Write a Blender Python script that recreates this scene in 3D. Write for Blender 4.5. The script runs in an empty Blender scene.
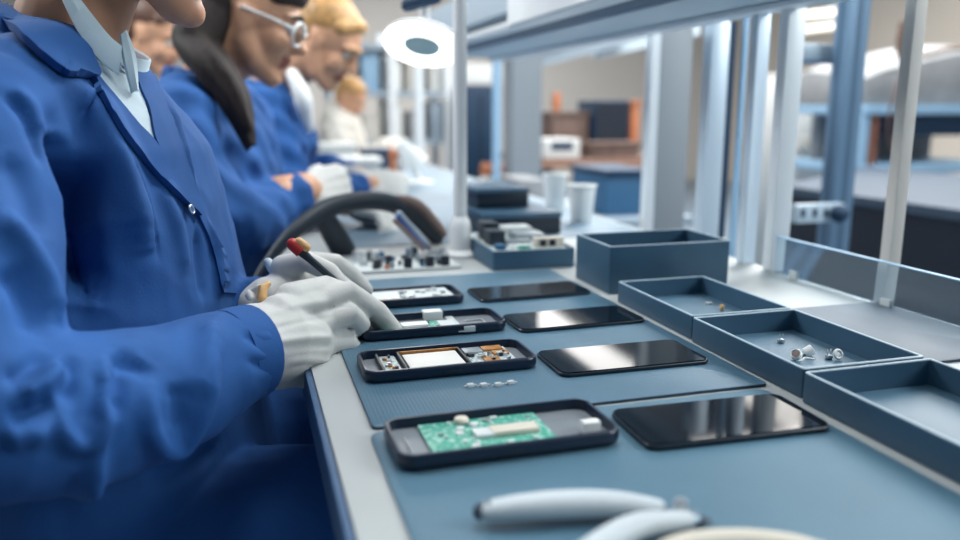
import bpy, bmesh, math, random
import numpy as np
from mathutils import Vector, Matrix
from mathutils.bvhtree import BVHTree
random.seed(7); rng = np.random.default_rng(7)
SC = bpy.context.scene
COL = SC.collection
PI = math.pi

# ------------------------------------------------------------------ camera
# world: bench top is z = 0, +y runs along the bench into the room, +x across it
YAW, PITCH, FPX, CAMZ = .2857, .2009, 800., .25
CAM = Vector((0, 0, CAMZ))
cam = bpy.data.cameras.new('camera'); co = bpy.data.objects.new('camera', cam); COL.objects.link(co)
co.location = CAM; co.rotation_euler = (PI/2 - PITCH, 0, -YAW)
cam.sensor_width = 36; cam.lens = FPX/960*36; cam.clip_start = .02
cam.dof.use_dof = True; cam.dof.focus_distance = .80; cam.dof.aperture_fstop = 2.5
SC.camera = co
_fw = Vector((math.sin(YAW)*math.cos(PITCH), math.cos(YAW)*math.cos(PITCH), -math.sin(PITCH)))
_rt = Vector((math.cos(YAW), -math.sin(YAW), 0)); _up = _rt.cross(_fw)
def ray(px, py): return _fw + _rt*((px-480)/FPX) + _up*((270-py)/FPX)
def P(px, py, Y):                       # the place at depth Y seen at a photo position
    d = ray(px, py); return CAM + d*(Y/d.y)
def G(px, py, z=0):                     # the place at height z seen at a photo position
    d = ray(px, py); return CAM + d*((z-CAMZ)/d.z)

# ------------------------------------------------------------------ materials
def lin(h):
    h = h.lstrip('#'); c = [int(h[i:i+2], 16)/255 for i in (0, 2, 4)]
    return [x/12.92 if x <= .04045 else ((x+.055)/1.055)**2.4 for x in c] + [1]
def mat(name, col, rough=.6, metal=0, var=0, scale=40, bump=0, bscale=300, emit=0, trans=0, coat=0, sheen=0, stretch=None):
    m = bpy.data.materials.new(name); m.use_nodes = True
    nt = m.node_tree; b = nt.nodes['Principled BSDF']
    c = lin(col)
    b.inputs['Base Color'].default_value = c
    b.inputs['Roughness'].default_value = rough; b.inputs['Metallic'].default_value = metal
    b.inputs['Transmission Weight'].default_value = trans
    b.inputs['Coat Weight'].default_value = coat
    b.inputs['Sheen Weight'].default_value = sheen
    if emit:
        b.inputs['Emission Color'].default_value = c; b.inputs['Emission Strength'].default_value = emit
    if var or bump:
        tc = nt.nodes.new('ShaderNodeTexCoord'); src = tc.outputs['Object']
        if stretch:
            mp = nt.nodes.new('ShaderNodeMapping'); mp.inputs['Scale'].default_value = stretch
            nt.links.new(src, mp.inputs['Vector']); src = mp.outputs['Vector']
    if var:
        n = nt.nodes.new('ShaderNodeTexNoise'); n.inputs['Scale'].default_value = scale; n.inputs['Detail'].default_value = 5
        r = nt.nodes.new('ShaderNodeValToRGB')
        r.color_ramp.elements[0].position = .3; r.color_ramp.elements[1].position = .7
        r.color_ramp.elements[0].color = [x*(1-var) for x in c[:3]] + [1]
        r.color_ramp.elements[1].color = [min(1, x*(1+var)) for x in c[:3]] + [1]
        nt.links.new(src, n.inputs['Vector']); nt.links.new(n.outputs['Fac'], r.inputs['Fac'])
        nt.links.new(r.outputs['Color'], b.inputs['Base Color'])
    if bump:
        n2 = nt.nodes.new('ShaderNodeTexNoise'); n2.inputs['Scale'].default_value = bscale; n2.inputs['Detail'].default_value = 3
        bp = nt.nodes.new('ShaderNodeBump'); bp.inputs['Strength'].default_value = bump; bp.inputs['Distance'].default_value = .002
        nt.links.new(src, n2.inputs['Vector']); nt.links.new(n2.outputs['Fac'], bp.inputs['Height'])
        nt.links.new(bp.outputs['Normal'], b.inputs['Normal'])
    return m
def mat_weave(name, col, rough, per_m=500, strength=.3, sheen=.2):
    m = mat(name, col, rough, var=.10, scale=18, sheen=sheen)
    nt = m.node_tree; b = nt.nodes['Principled BSDF']
    tc = nt.nodes.new('ShaderNodeTexCoord')
    n = nt.nodes.new('ShaderNodeTexNoise'); n.inputs['Scale'].default_value = per_m; n.inputs['Detail'].default_value = 4
    nt.links.new(tc.outputs['Object'], n.inputs['Vector'])
    bp = nt.nodes.new('ShaderNodeBump'); bp.inputs['Strength'].default_value = strength; bp.inputs['Distance'].default_value = .0008
    nt.links.new(n.outputs['Fac'], bp.inputs['Height']); nt.links.new(bp.outputs['Normal'], b.inputs['Normal'])
    return m
def mat_ribbed(name, col, rough, var=.08):
    m = mat(name, col, rough, var=var, scale=9)
    nt = m.node_tree; b = nt.nodes['Principled BSDF']
    tc = nt.nodes.new('ShaderNodeTexCoord')
    w = nt.nodes.new('ShaderNodeTexWave'); w.bands_direction = 'Y'; w.inputs['Scale'].default_value = 90
    w2 = nt.nodes.new('ShaderNodeTexWave'); w2.bands_direction = 'X'; w2.inputs['Scale'].default_value = 90
    nt.links.new(tc.outputs['Object'], w.inputs['Vector']); nt.links.new(tc.outputs['Object'], w2.inputs['Vector'])
    a = nt.nodes.new('ShaderNodeMath'); a.operation = 'MULTIPLY'
    nt.links.new(w.outputs['Fac'], a.inputs[0]); nt.links.new(w2.outputs['Fac'], a.inputs[1])
    bp = nt.nodes.new('ShaderNodeBump'); bp.inputs['Strength'].default_value = .35; bp.inputs['Distance'].default_value = .0006
    nt.links.new(a.outputs[0], bp.inputs['Height']); nt.links.new(bp.outputs['Normal'], b.inputs['Normal'])
    return m
def mat_pcb(name, base, trace, scale):
    m = mat(name, base, .45)
    nt = m.node_tree; b = nt.nodes['Principled BSDF']
    tc = nt.nodes.new('ShaderNodeTexCoord')
    v = nt.nodes.new('ShaderNodeTexVoronoi'); v.inputs['Scale'].default_value = scale; v.distance = 'CHEBYCHEV'
    r = nt.nodes.new('ShaderNodeValToRGB'); r.color_ramp.interpolation = 'CONSTANT'
    r.color_ramp.elements[0].color = lin(base); r.color_ramp.elements[1].color = lin(trace); r.color_ramp.elements[1].position = .5
    nt.links.new(tc.outputs['Object'], v.inputs['Vector']); nt.links.new(v.outputs['Distance'], r.inputs['Fac'])
    nt.links.new(r.outputs['Color'], b.inputs['Base Color'])
    return m
M = dict(
    coat=mat_weave('coat blue cotton', '#175090', .85, sheen=.0),
    shirt=mat_weave('pale shirt cotton', '#c3d5de', .8),
    glove=mat_weave('white knit glove', '#d2d2ce', .9, 420, .35),
    skin=mat('skin', '#c08a6c', .5, var=.08, scale=30),
    skin_tan=mat('skin tan', '#cc9a7a', .5, var=.08, scale=30),
    lips=mat('lips', '#9c5a4c', .45),
    hair_dark=mat('dark brown hair', '#231917', .75, var=.6, scale=90, stretch=(1, 1, .2), bump=1, bscale=160),
    hair_blond=mat('blond hair', '#b58a55', .5, var=.3, scale=60),
    hair_brown=mat('brown hair', '#5a3d30', .5, var=.3, scale=60),
    eye=mat('eye white', '#b9b4ae', .4), iris=mat('iris', '#2b1d16', .2),
    trouser=mat('navy trousers', '#18213c', .85), shoe=mat('shoe leather', '#15161a', .5),
    bench=mat('bench laminate', '#b0b5b5', .55, var=.03, scale=12),
    edge=mat('bench edge band', '#3d5b7d', .5, var=.05),
    steel_leg=mat('painted leg', '#5f7488', .5),
    mat_near=mat_ribbed('work mat near', '#54788c', .45), mat_far=mat_ribbed('work mat far', '#4f7287', .42),
    mat_grey=mat('grey rubber mat', '#5a6672', .6, var=.06, scale=15),
    mat_rim=mat('mat rubber edge', '#20344a', .6),
    black=mat('black plastic', '#10202f', .38, var=.1, scale=60),
    hull=mat('phone hull black', '#0b1f36', .36, coat=.1),
    hullfloor=mat('phone hull inside', '#7b8289', .4, var=.08, scale=80),
    glass=mat('black screen glass', '#0a131d', .05),
    silver=mat('brushed silver', '#c9ced2', .3, .9), white=mat('white plastic', '#e9ebea', .4),
    offwhite=mat('cream plastic', '#d9d1c2', .45), battery=mat('white battery wrap', '#e8e6e1', .45),
    copper=mat('copper flex', '#b98248', .4, .4, var=.3, scale=200), gold=mat('gold contact', '#c79a5c', .35, .8),
    pcb=mat_pcb('green circuit board', '#3fa08b', '#9ccabd', 330), pcb_white=mat_pcb('pale circuit board', '#c9d2d2', '#7f9aa3', 400),
    chip=mat('chip dark', '#27313a', .4), chip_grey=mat('chip grey', '#9aa5ab', .35, .3), pale=mat('pale component', '#cfd6d6', .45),
    bin=mat('dark bin plastic', '#35576f', .5, var=.05, scale=30), bin_rim=mat('bin rim painted highlight', '#a3b9c6', .45),  # bin_rim is a pale colour painting the highlight along the tray rims
    handle=mat('pliers grip pale grey', '#c6ced3', .5), grip_dark=mat('grip dark', '#24384c', .5), tool_steel=mat('tool steel', '#7d8c98', .35, .9),
    red=mat('red cap', '#c3342c', .4), yellow=mat('yellow cap', '#e0b074', .45), shaft=mat('black shaft', '#1c2c38', .4),
    hose=mat('black hose', '#1c2a36', .5, bump=.2, bscale=80), tan=mat('tan stripe', '#7d6a63', .5), blue=mat('blue stripe', '#1f4c9c', .5),
    lampwhite=mat('lamp white paint', '#eceeee', .4), ring=mat('ring diffuser', '#fffaf2', .5, emit=2.2), lens=mat('lens', '#c2e0e2', .15), tin=mat('tinned metal', '#dfe3e4', .35, .25),
    alu=mat('aluminium profile', '#c9d8e4', .3, .2), alu_grey=mat('aluminium grey', '#98a8b5', .4, .15), alu_white=mat('aluminium pale', '#e2e8ec', .35, .1),
    alu_blue=mat('blue steel post', '#68859f', .4, .2), alu_warm=mat('beige post', '#c9c4bd', .5), slot=mat('profile slot', '#48637c', .5),
    shelf=mat('shelf white', '#f2f6f8', .5), shelf_under=mat('shelf underside', '#b9cad6', .4), shelf_lip=mat('shelf lip', '#dbe4ea', .35, .1), shelf_dark=mat('shelf channel', '#2c4d6c', .5),
    wall=mat('painted wall', '#b7b3ae', .85, var=.05, scale=.6), wall_w=mat('wall warm', '#bdb5ab', .85, var=.05, scale=.7),
    floor=mat('resin floor', '#6f7f8e', .35, var=.1, scale=1), ceil=mat('ceiling', '#c4c6c6', .9),
    dark=mat('dark cabinet', '#0e1a2a', .6), navy=mat('navy panel', '#123450', .6), brown=mat('brown board', '#6b5750', .7, var=.25, scale=12),
    orange=mat('orange plastic', '#b9714a', .6), dullorange=mat('dull orange edge', '#9a7460', .6), grey_obj=mat('grey machine cover', '#8d9093', .8, var=.12, scale=12, bump=.3, bscale=60), cable=mat('brown cable', '#6a5248', .6),
    sky=mat('sky blue frame', '#8fb3cf', .5), teal=mat('teal box', '#2d5c80', .6), paper=mat('paper white', '#d6d8d6', .8), rust=mat('rust frame', '#8a5a48', .7), cream=mat('cream coat', '#c9c6bf', .85),
    winpane=mat('window daylight', '#a9c7e4', .3, emit=.9), tube=mat('tube light', '#fff4e2', .5, emit=1.1),
    bench_top=mat('worn dark top', '#2f4153', .65, var=.1, scale=6),
    farmat=mat('far bench sheet', '#6d8596', .5, var=.08, scale=5), postgrey=mat('post grey paint', '#868e95', .5),
    acry=mat('clear acrylic', '#d7e7f2', .03, trans=1.0), lensclear=mat('clear lens', '#e8f1f5', .03, trans=1.0),
)
M['acry'].node_tree.nodes['Principled BSDF'].inputs['IOR'].default_value = 1.2; M['acry'].node_tree.nodes['Principled BSDF'].inputs['Transmission Weight'].default_value = .9
M['lensclear'].node_tree.nodes['Principled BSDF'].inputs['IOR'].default_value = 1.05

M['glass'].node_tree.nodes['Principled BSDF'].inputs['Specular IOR Level'].default_value = .11
# ------------------------------------------------------------------ building helpers
def tag(o, label=None, cat=None, group=None, kind=None):
    if label: o['label'] = label
    if cat: o['category'] = cat
    if group: o['group'] = group
    if kind: o['kind'] = kind
    return o
def empty(name, loc, label, cat, group=None):
    o = bpy.data.objects.new(name, None); o.empty_display_size = .05; COL.objects.link(o); o.location = loc
    return tag(o, label, cat, group)
def world_loc(o):
    v = Vector((0, 0, 0))
    while o: v += o.location; o = o.parent
    return v
def link_mesh(name, me, parent, m=None, smooth=False):
    o = bpy.data.objects.new(name, me); COL.objects.link(o)
    if m is not None: me.materials.append(m)
    if parent:
        me.transform(Matrix.Translation(-world_loc(parent))); o.parent = parent
    if smooth:
        for p in me.polygons: p.use_smooth = True
    return o
class MB:
    def __init__(s, T=None): s.bm = bmesh.new(); s.T = T
    def quadbox(s, lo, hi, T=None, taper=1.0):
        c = [(lo[0], lo[1], lo[2]), (hi[0], lo[1], lo[2]), (hi[0], hi[1], lo[2]), (lo[0], hi[1], lo[2]), (lo[0], lo[1], hi[2]), (hi[0], lo[1], hi[2]), (hi[0], hi[1], hi[2]), (lo[0], hi[1], hi[2])]
        if taper != 1:
            mx, my = (lo[0]+hi[0])/2, (lo[1]+hi[1])/2
            c = [(mx+(x-mx)*(taper if i > 3 else 1), my+(y-my)*(taper if i > 3 else 1), z) for i, (x, y, z) in enumerate(c)]
        return s.hexa(c, T)
    def hexa(s, c, T=None):
        vs = [s.bm.verts.new((T @ Vector(v)) if T else v) for v in c]
        for f in ((3, 2, 1, 0), (4, 5, 6, 7), (0, 1, 5, 4), (1, 2, 6, 5), (2, 3, 7, 6), (3, 0, 4, 7)): s.bm.faces.new([vs[i] for i in f])
        return s
    def tube(s, pts, rad, n=16, round_ends=(False, False), flat=None):
        """tapered tube through pts; flat=(axis, factor) squashes the section along an axis"""
        pts = [Vector(p) for p in pts]
        if not hasattr(rad, '__len__'): rad = [rad]*len(pts)
        L = [(p, r) for p, r in zip(pts, rad)]
        def cap(p, d, r, first):
            out = []
            for k in range(1, 5):
                a = PI/2*k/4.6; out.append((p + d*(r*math.sin(a)), r*math.cos(a)))
            return out[::-1] if first else out
        if round_ends[0]: L = cap(pts[0], (pts[0]-pts[1]).normalized(), rad[0], True) + L
        if round_ends[1]: L = L + cap(pts[-1], (pts[-1]-pts[-2]).normalized(), rad[-1], False)
        q = [l[0] for l in L]; rings = []; prev = None
        for i, (p, r) in enumerate(L):
            d = (q[min(i+1, len(q)-1)] - q[max(i-1, 0)]).normalized()
            if prev is None:
                u = d.orthogonal().normalized()
            else:
                u = (prev - d*prev.dot(d))
                u = u.normalized() if u.length > 1e-6 else d.orthogonal().normalized()
            prev = u; v = d.cross(u)
            ring = []
            for k in range(n):
                a = 2*PI*k/n; off = (u*math.cos(a) + v*math.sin(a))*r
                if flat: off = off - flat[0]*(off.dot(flat[0])*(1-flat[1]))
                ring.append(s.bm.verts.new(p + off))
            rings.append(ring)
        for a, b in zip(rings, rings[1:]):
            for k in range(n): s.bm.faces.new((a[k], a[(k+1) % n], b[(k+1) % n], b[k]))
        s.bm.faces.new(rings[0][::-1]); s.bm.faces.new(rings[-1])
        return s
    def lathe(s, prof, c=(0, 0, 0), n=32, T=None):
        rings = []
        for r, z in prof:
            if r < 1e-6: rings.append([s.bm.verts.new((T or Matrix()) @ Vector((c[0], c[1], c[2]+z)))])
            else: rings.append([s.bm.verts.new((T or Matrix()) @ Vector((c[0]+r*math.cos(2*PI*k/n), c[1]+r*math.sin(2*PI*k/n), c[2]+z))) for k in range(n)])
        for a, b in zip(rings, rings[1:]):
            for k in range(n):
                if len(a) == 1 and len(b) == 1: break
                if len(a) == 1: s.bm.faces.new((a[0], b[(k+1) % n], b[k]))
                elif len(b) == 1: s.bm.faces.new((a[k], a[(k+1) % n], b[0]))
                else: s.bm.faces.new((a[k], a[(k+1) % n], b[(k+1) % n], b[k]))
        if len(rings[0]) > 1 and prof[0] != prof[-1]: s.bm.faces.new(rings[0][::-1])
        if len(rings[-1]) > 1 and prof[0] != prof[-1]: s.bm.faces.new(rings[-1])
        return s
    def loops(s, L, closed_ends=True, T=None):
        R = [[s.bm.verts.new((T @ Vector(v)) if T else v) for v in l] for l in L]
        n = len(R[0])
        for a, b in zip(R, R[1:]):
            for k in range(n): s.bm.faces.new((a[k], a[(k+1) % n], b[(k+1) % n], b[k]))
        if closed_ends: s.bm.faces.new(R[0][::-1]); s.bm.faces.new(R[-1])
        return s
    def ball(s, c, r, n=16, T=None):
        r = r if hasattr(r, '__len__') else (r, r, r)
        X = Matrix.Translation(c) @ Matrix.Diagonal((r[0], r[1], r[2], 1))
        if T: X = T @ X
        bmesh.ops.create_uvsphere(s.bm, u_segments=n, v_segments=max(6, n//2+2), radius=1, matrix=X)
        return s
    def torus(s, c, R, r, T=None, n=40, k=12):
        T = T or Matrix()
        g = [[s.bm.verts.new(T @ (Vector(c) + Vector(((R+r*math.cos(b))*math.cos(a), (R+r*math.cos(b))*math.sin(a), r*math.sin(b))))) for b in [2*PI*j/k for j in range(k)]] for a in [2*PI*i/n for i in range(n)]]
        for i in range(n):
            for j in range(k): s.bm.faces.new((g[i][j], g[(i+1) % n][j], g[(i+1) % n][(j+1) % k], g[i][(j+1) % k]))
        return s
    def mesh(s, name):
        bmesh.ops.recalc_face_normals(s.bm, faces=s.bm.faces)
        me = bpy.data.meshes.new(name); s.bm.to_mesh(me); s.bm.free(); return me
    def build(s, name, m, parent=None, bevel=0, smooth=None, label=None, kind=None):
        if bevel:
            bmesh.ops.recalc_face_normals(s.bm, faces=s.bm.faces)
            ed = [e for e in s.bm.edges if len(e.link_faces) == 2 and e.calc_face_angle(0) > .6]
            bmesh.ops.bevel(s.bm, geom=ed, offset=bevel, segments=2, affect='EDGES', profile=.6)
        me = s.mesh(name)
        o = link_mesh(name, me, parent, m, smooth=True if smooth is None else smooth)
        if smooth is None:
            me.update()
            try:
                for e in me.edges: pass
                me.set_sharp_from_angle(angle=.62)
            except Exception: pass
        if label: o['label'] = label
        if kind: o['kind'] = kind
        return o
def remesh(mb, voxel, smooth=6, fac=.5):
    me = mb.mesh('tmp'); o = bpy.data.objects.new('tmp', me); COL.objects.link(o)
    r = o.modifiers.new('r', 'REMESH'); r.mode = 'VOXEL'; r.voxel_size = voxel; r.use_smooth_shade = True
    if smooth:
        s = o.modifiers.new('s', 'SMOOTH'); s.factor = fac; s.iterations = smooth
    dg = bpy.context.evaluated_depsgraph_get(); dg.update()
    out = bpy.data.meshes.new_from_object(o.evaluated_get(dg))
    bpy.data.objects.remove(o); bpy.data.meshes.remove(me)
    for p in out.polygons: p.use_smooth = True
    return out
def coords(me):
    a = np.empty(len(me.vertices)*3); me.vertices.foreach_get('co', a); return a.reshape(-1, 3)
def normals(me):
    a = np.empty(len(me.vertices)*3); me.vertices.foreach_get('normal', a); return a.reshape(-1, 3)
def bvh_of(me):
    return BVHTree.FromPolygons([v.co for v in me.vertices], [tuple(p.vertices) for p in me.polygons])
def hit(bvh, px, py):
    d = ray(px, py).normalized(); h = bvh.ray_cast(CAM, d)
    if h[0] is None:
        for k in range(1, 40):            # just past the outline: nearest surface
            pass
        n = bvh.find_nearest(CAM + d*.88); return n[0], n[1]
    return h[0], h[1]
def resample(pts, n):
    pts = [Vector(p) for p in pts]
    s = [0]
    for a, b in zip(pts, pts[1:]): s.append(s[-1] + (b-a).length)
    out = []
    for i in range(n):
        t = s[-1]*i/(n-1); k = 0
        while k < len(s)-2 and s[k+1] < t: k += 1
        f = (t-s[k])/max(1e-9, s[k+1]-s[k]); out.append(pts[k].lerp(pts[k+1], f))
    return out
def smooth_line(pts, n):
    q = [Vector(p) for p in pts]
    if len(q) < 3: return resample(q, n)
    ext = [q[0]*2-q[1]] + q + [q[-1]*2-q[-2]]; out = []
    for i in range(1, len(ext)-2):
        for k in range(12):
            t = k/12; p0, p1, p2, p3 = ext[i-1:i+3]
            out.append(.5*((2*p1)+(p2-p0)*t+(2*p0-5*p1+4*p2-p3)*t*t+(3*p1-p0-3*p2+p3)*t**3))
    out.append(q[-1]); return resample(out, n)
def folds(me, lines):
    """raise or sink creases along lines laid on the cloth: (line points on the photo, height, half width)"""
    bvh = bvh_of(me); V = coords(me); N = normals(me); D = np.zeros(len(V))
    for pts, amp, w in lines:
        q = smooth_line([(x, y, 0) for x, y in pts], 40)
        H = np.array([hit(bvh, p.x, p.y)[0][:] for p in q])
        d2 = np.full(len(V), 1e9); who = np.zeros(len(V), int)
        box = np.all((V > H.min(0)-4*w) & (V < H.max(0)+4*w), axis=1)
        for i, h in enumerate(H):
            d = ((V[box]-h)**2).sum(1); cur = d2[box]; better = d < cur
            cur[better] = d[better]; d2[box] = cur
            ww = who[box]; ww[better] = i; who[box] = ww
        t = who/(len(H)-1); fade = np.clip(np.minimum(t, 1-t)*5, .15, 1)
        D += amp*np.exp(-d2/(w*w))*fade*(d2 < 1e8)
    V = V + N*D[:, None]
    me.vertices.foreach_set('co', V.ravel()); me.update()
from mathutils import noise as mnoise
def wrinkle(me, amp, freq, stretch=(1, 1, 1), weight=None):
    V = coords(me); N = normals(me)
    q = V*np.array(stretch)*freq
    D = np.array([(1-abs(mnoise.noise(Vector(p)))*2.2) + .5*(1-abs(mnoise.noise(Vector(p*2.1+7)))*2.2) for p in q]) - .75
    if weight is not None: D = D*weight(V)
    me.vertices.foreach_set('co', (V+N*(D*amp)[:, None]).ravel()); me.update()
def patch(bvh, left, right, off, thick, nu=16, nv=40, Tn=None):
    """cloth laid over a surface between two outlines traced on the photo; real thickness"""
    a = smooth_line([(x, y, 0) for x, y in left], nv); b = smooth_line([(x, y, 0) for x, y in right], nv)
    mb = MB(); top = []; bot = []
    for i in range(nv):
        rt, rb = [], []
        for j in range(nu):
            t = j/(nu-1); q = a[i].lerp(b[i], t); h, n = hit(bvh, q.x, q.y)
            if n.dot(CAM-h) < 0: n = -n
            rt.append(mb.bm.verts.new(h+n*off)); rb.append(mb.bm.verts.new(h+n*(off-thick)))
        top.append(rt); bot.append(rb)
    for i in range(nv-1):
        for j in range(nu-1):
            mb.bm.faces.new((top[i][j], top[i][j+1], top[i+1][j+1], top[i+1][j]))
            mb.bm.faces.new((bot[i][j], bot[i+1][j], bot[i+1][j+1], bot[i][j+1]))
        for j0 in (0, nu-1): mb.bm.faces.new((top[i][j0], top[i+1][j0], bot[i+1][j0], bot[i][j0]))
    for i0 in (0, nv-1):
        for j in range(nu-1): mb.bm.faces.new((top[i0][j], bot[i0][j], bot[i0][j+1], top[i0][j+1]))
    return mb
def rrect(w, h, r, z, n=6, cx=0, cy=0):
    out = []
    for sx, sy, a0 in ((1, 1, 0), (-1, 1, PI/2), (-1, -1, PI), (1, -1, 1.5*PI)):
        for k in range(n+1):
            a = a0 + PI/2*k/n; out.append((cx+sx*(w/2-r)+r*math.cos(a), cy+sy*(h/2-r)+r*math.sin(a), z))
    return out
def struct(name, mb, m): o = mb.build(name, m, None); o['kind'] = 'structure'; return o
def copy_tree(o, parent=None):
    c = o.copy(); COL.objects.link(c)
    if parent: c.parent = parent
    for ch in [x for x in bpy.data.objects if x.parent == o]: copy_tree(ch, c)
    return c
def RT(x, y, z, rz=0): return Matrix.Translation((x, y, z)) @ Matrix.Rotation(rz, 4, 'Z')

# ------------------------------------------------------------------ setting
FZ, CZ = -.75, 2.15
struct('floor', MB().quadbox((-3.2, -2.5, FZ-.1), (6.6, 10.2, FZ)), M['floor'])
struct('ceiling', MB().quadbox((-3.2, -2.5, CZ), (6.6, 10.2, CZ+.1)), M['ceil'])
struct('wall_back', MB().quadbox((-3.2, 10, FZ), (6.6, 10.2, CZ)), M['wall'])
struct('wall_left', MB().quadbox((-3.2, -2.5, FZ), (-3.0, 10, CZ)), M['wall'])
mb = MB()
w0, w1, wz0, wz1 = 4.15, 5.6, .63, 1.75
mb.quadbox((6.4, -2.5, FZ), (6.6, w0, CZ)); mb.quadbox((6.4, w1, FZ), (6.6, 10, CZ)); mb.quadbox((6.4, w0, FZ), (6.6, w1, wz0)); mb.quadbox((6.4, w0, wz1), (6.6, w1, CZ))
struct('wall_right', mb, M['wall_w'])
w = struct('window_1', MB().quadbox((6.47, w0, wz0), (6.5, w1, wz1)), M['winpane'])
f = MB(); 
for a, b in (((6.38, w0-.05, wz0-.05), (6.46, w0+.03, wz1+.05)), ((6.38, w1-.03, wz0-.05), (6.46, w1+.05, wz1+.05)), ((6.38, w0, wz0-.05), (6.46, w1, wz0+.03)), ((6.38, w0, wz1-.03), (6.46, w1, wz1+.05))): f.quadbox(a, b)
f.build('window_frame', M['alu_warm'], w)

# ------------------------------------------------------------------ workbench and mats
bench = empty('workbench', (.42, 1.9, FZ), 'long white-topped assembly workbench running from the front into the depth of the room', 'workbench')
MB().quadbox((.052, -.3, -.03), (.79, 3.7, 0)).build('tabletop', M['bench'], bench, bevel=.002)
MB().quadbox((.046, -.3, -.042), (.0518, 3.7, -.002)).build('edge_band', M['edge'], bench, bevel=.001, label='blue-grey edge strip')
for y in (-.1, 1.3, 2.5, 3.6):
    for x in (.12, .72): MB().quadbox((x-.025, y-.025, FZ), (x+.025, y+.025, -.031)).build('leg', M['steel_leg'], bench)
def flat_sheet(name, x0, x1, y0, y1, z, t, r, m, label, cat, rz=0, group=None, rim=None):
    o = MB(); cx, cy = (x0+x1)/2, (y0+y1)/2
    T = RT(cx, cy, z, rz)
    o.loops([rrect(x1-x0-.001, y1-y0-.001, r, 0), rrect(x1-x0, y1-y0, r, .0005), rrect(x1-x0, y1-y0, r, t-.0006), rrect(x1-x0-.0015, y1-y0-.0015, r, t)], T=T)
    o = o.build(name, m); o.data.materials.append(M['mat_rim'])
    for p in o.data.polygons:
        if abs(p.normal.z) < .5: p.material_index = 1
    tag(o, label, cat, group)
    return o
flat_sheet('work_mat', .082, .437, -.2, .5845, .0005, .002, .010, M['mat_near'], 'blue-grey work mat nearest the camera, under the phone with green board', 'mat', group='work mats on the bench')
flat_sheet('work_mat', .086, .448, .592, 1.14, .0005, .003, .005, M['mat_far'], 'blue-grey ribbed work mat in the middle of the bench, under the three farther phone housings', 'mat', group='work mats on the bench')
flat_sheet('bench_sheet', .17, .775, 1.43, 3.62, .0003, .0015, .004, M['farmat'], 'long grey-blue sheet covering the far part of the bench beyond the lamp pole', 'mat')
flat_sheet('rubber_mat', .60, .782, .60, .822, .0005, .003, .006, M['mat_grey'], 'dark grey rubber mat at the right edge of the bench beside the clear guard', 'mat')
MZ = .0036

# ------------------------------------------------------------------ phones
def housing(x, y, rz, label, L=.164, W=.072, H=.0115, z=MZ):
    t = empty('phone_housing', (x, y, z), label, 'phone', 'opened phone housings in a row on the mats')
    T = RT(x, y, z, rz); wl = .0042
    o = MB()
    o.loops([rrect(L-.006, W-.006, .010, 0), rrect(L-.002, W-.002, .012, .0012), rrect(L, W, .013, .0035), rrect(L, W, .013, H-.003), rrect(L-.0015, W-.0015, .0125, H-.0006), rrect(L-.003, W-.003, .012, H),
             rrect(L-2*wl+.001, W-2*wl+.001, .009, H), rrect(L-2*wl, W-2*wl, .0085, H-.001), rrect(L-2*wl, W-2*wl, .0085, .0026)], T=T)
    o.build('frame', M['hull'], t)
    o = MB(); o.loops([rrect(L-2*wl-.0004, W-2*wl-.0004, .008, .0027), rrect(L-2*wl-.0004, W-2*wl-.0004, .008, .0034)], T=T)
    o.build('back_panel', M['hullfloor'], t, label='grey inner back')
    o = MB(); o.quadbox((-.012, -W/2-.0008, .004), (.006, -W/2+.0006, .0068), T); o.build('side_button', M['black'], t, bevel=.0005)
    return t, T
def part(t, T, name, m, lo, hi, bevel=.0004, label=None, kind=None):
    return MB().quadbox(lo, hi, T).build(name, m, t, bevel=bevel, label=label, kind=kind)
# phone nearest: green board laid inside
t, T = housing(.1755, .5415, .005, 'nearest phone housing, a bright green circuit board laid inside it', W=.074, L=.170)
b = part(t, T, 'circuit_board', M['pcb'], (-.058, -.029, .0042), (.037, .030, .0058), .0002, 'green circuit board')
part(b, T, 'metal_shield', M['tin'], (-.022, -.010, .0058), (-.006, .004, .0092), .0006)
part(b, T, 'module', M['offwhite'], (-.009, -.010, .0058), (.028, .004, .0100), .0012, 'long cream module')
rr = random.Random(3)
for k in range(34):
    x, y = rr.uniform(-.054, .030), rr.uniform(-.025, .025)
    if -.03 < x < .032 and -.013 < y < .007: continue
    sx, sy = rr.choice([(.004, .002), (.0025, .0025), (.006, .004), (.002, .004)])
    part(b, T, 'chip', rr.choice([M['pale'], M['chip_grey'], M['pale'], M['white']]), (x, y, .0058), (x+sx, y+sy, .0072), .0002)
MB().lathe([(.0055, .0058), (.006, .008), (.005, .0098), (.003, .0103)], T=T @ Matrix.Translation((-.024, .0255, 0))).build('round_component', M['offwhite'], b)
part(t, T, 'connector', M['white'], (.060, -.019, .0034), (.074, -.010, .0125), .001, 'white connector block')
part(t, T, 'port_cover', M['offwhite'], (.038, -.0362, .003), (.050, -.032, .0085), .0008, 'pale port in the side wall')
part(t, T, 'contact_strip', M['silver'], (-.0725, -.014, .0034), (-.0715, .012, .0050))
part(t, T, 'spring_contact', M['gold'], (-.066, -.025, .0034), (-.063, -.022, .0060))
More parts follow.
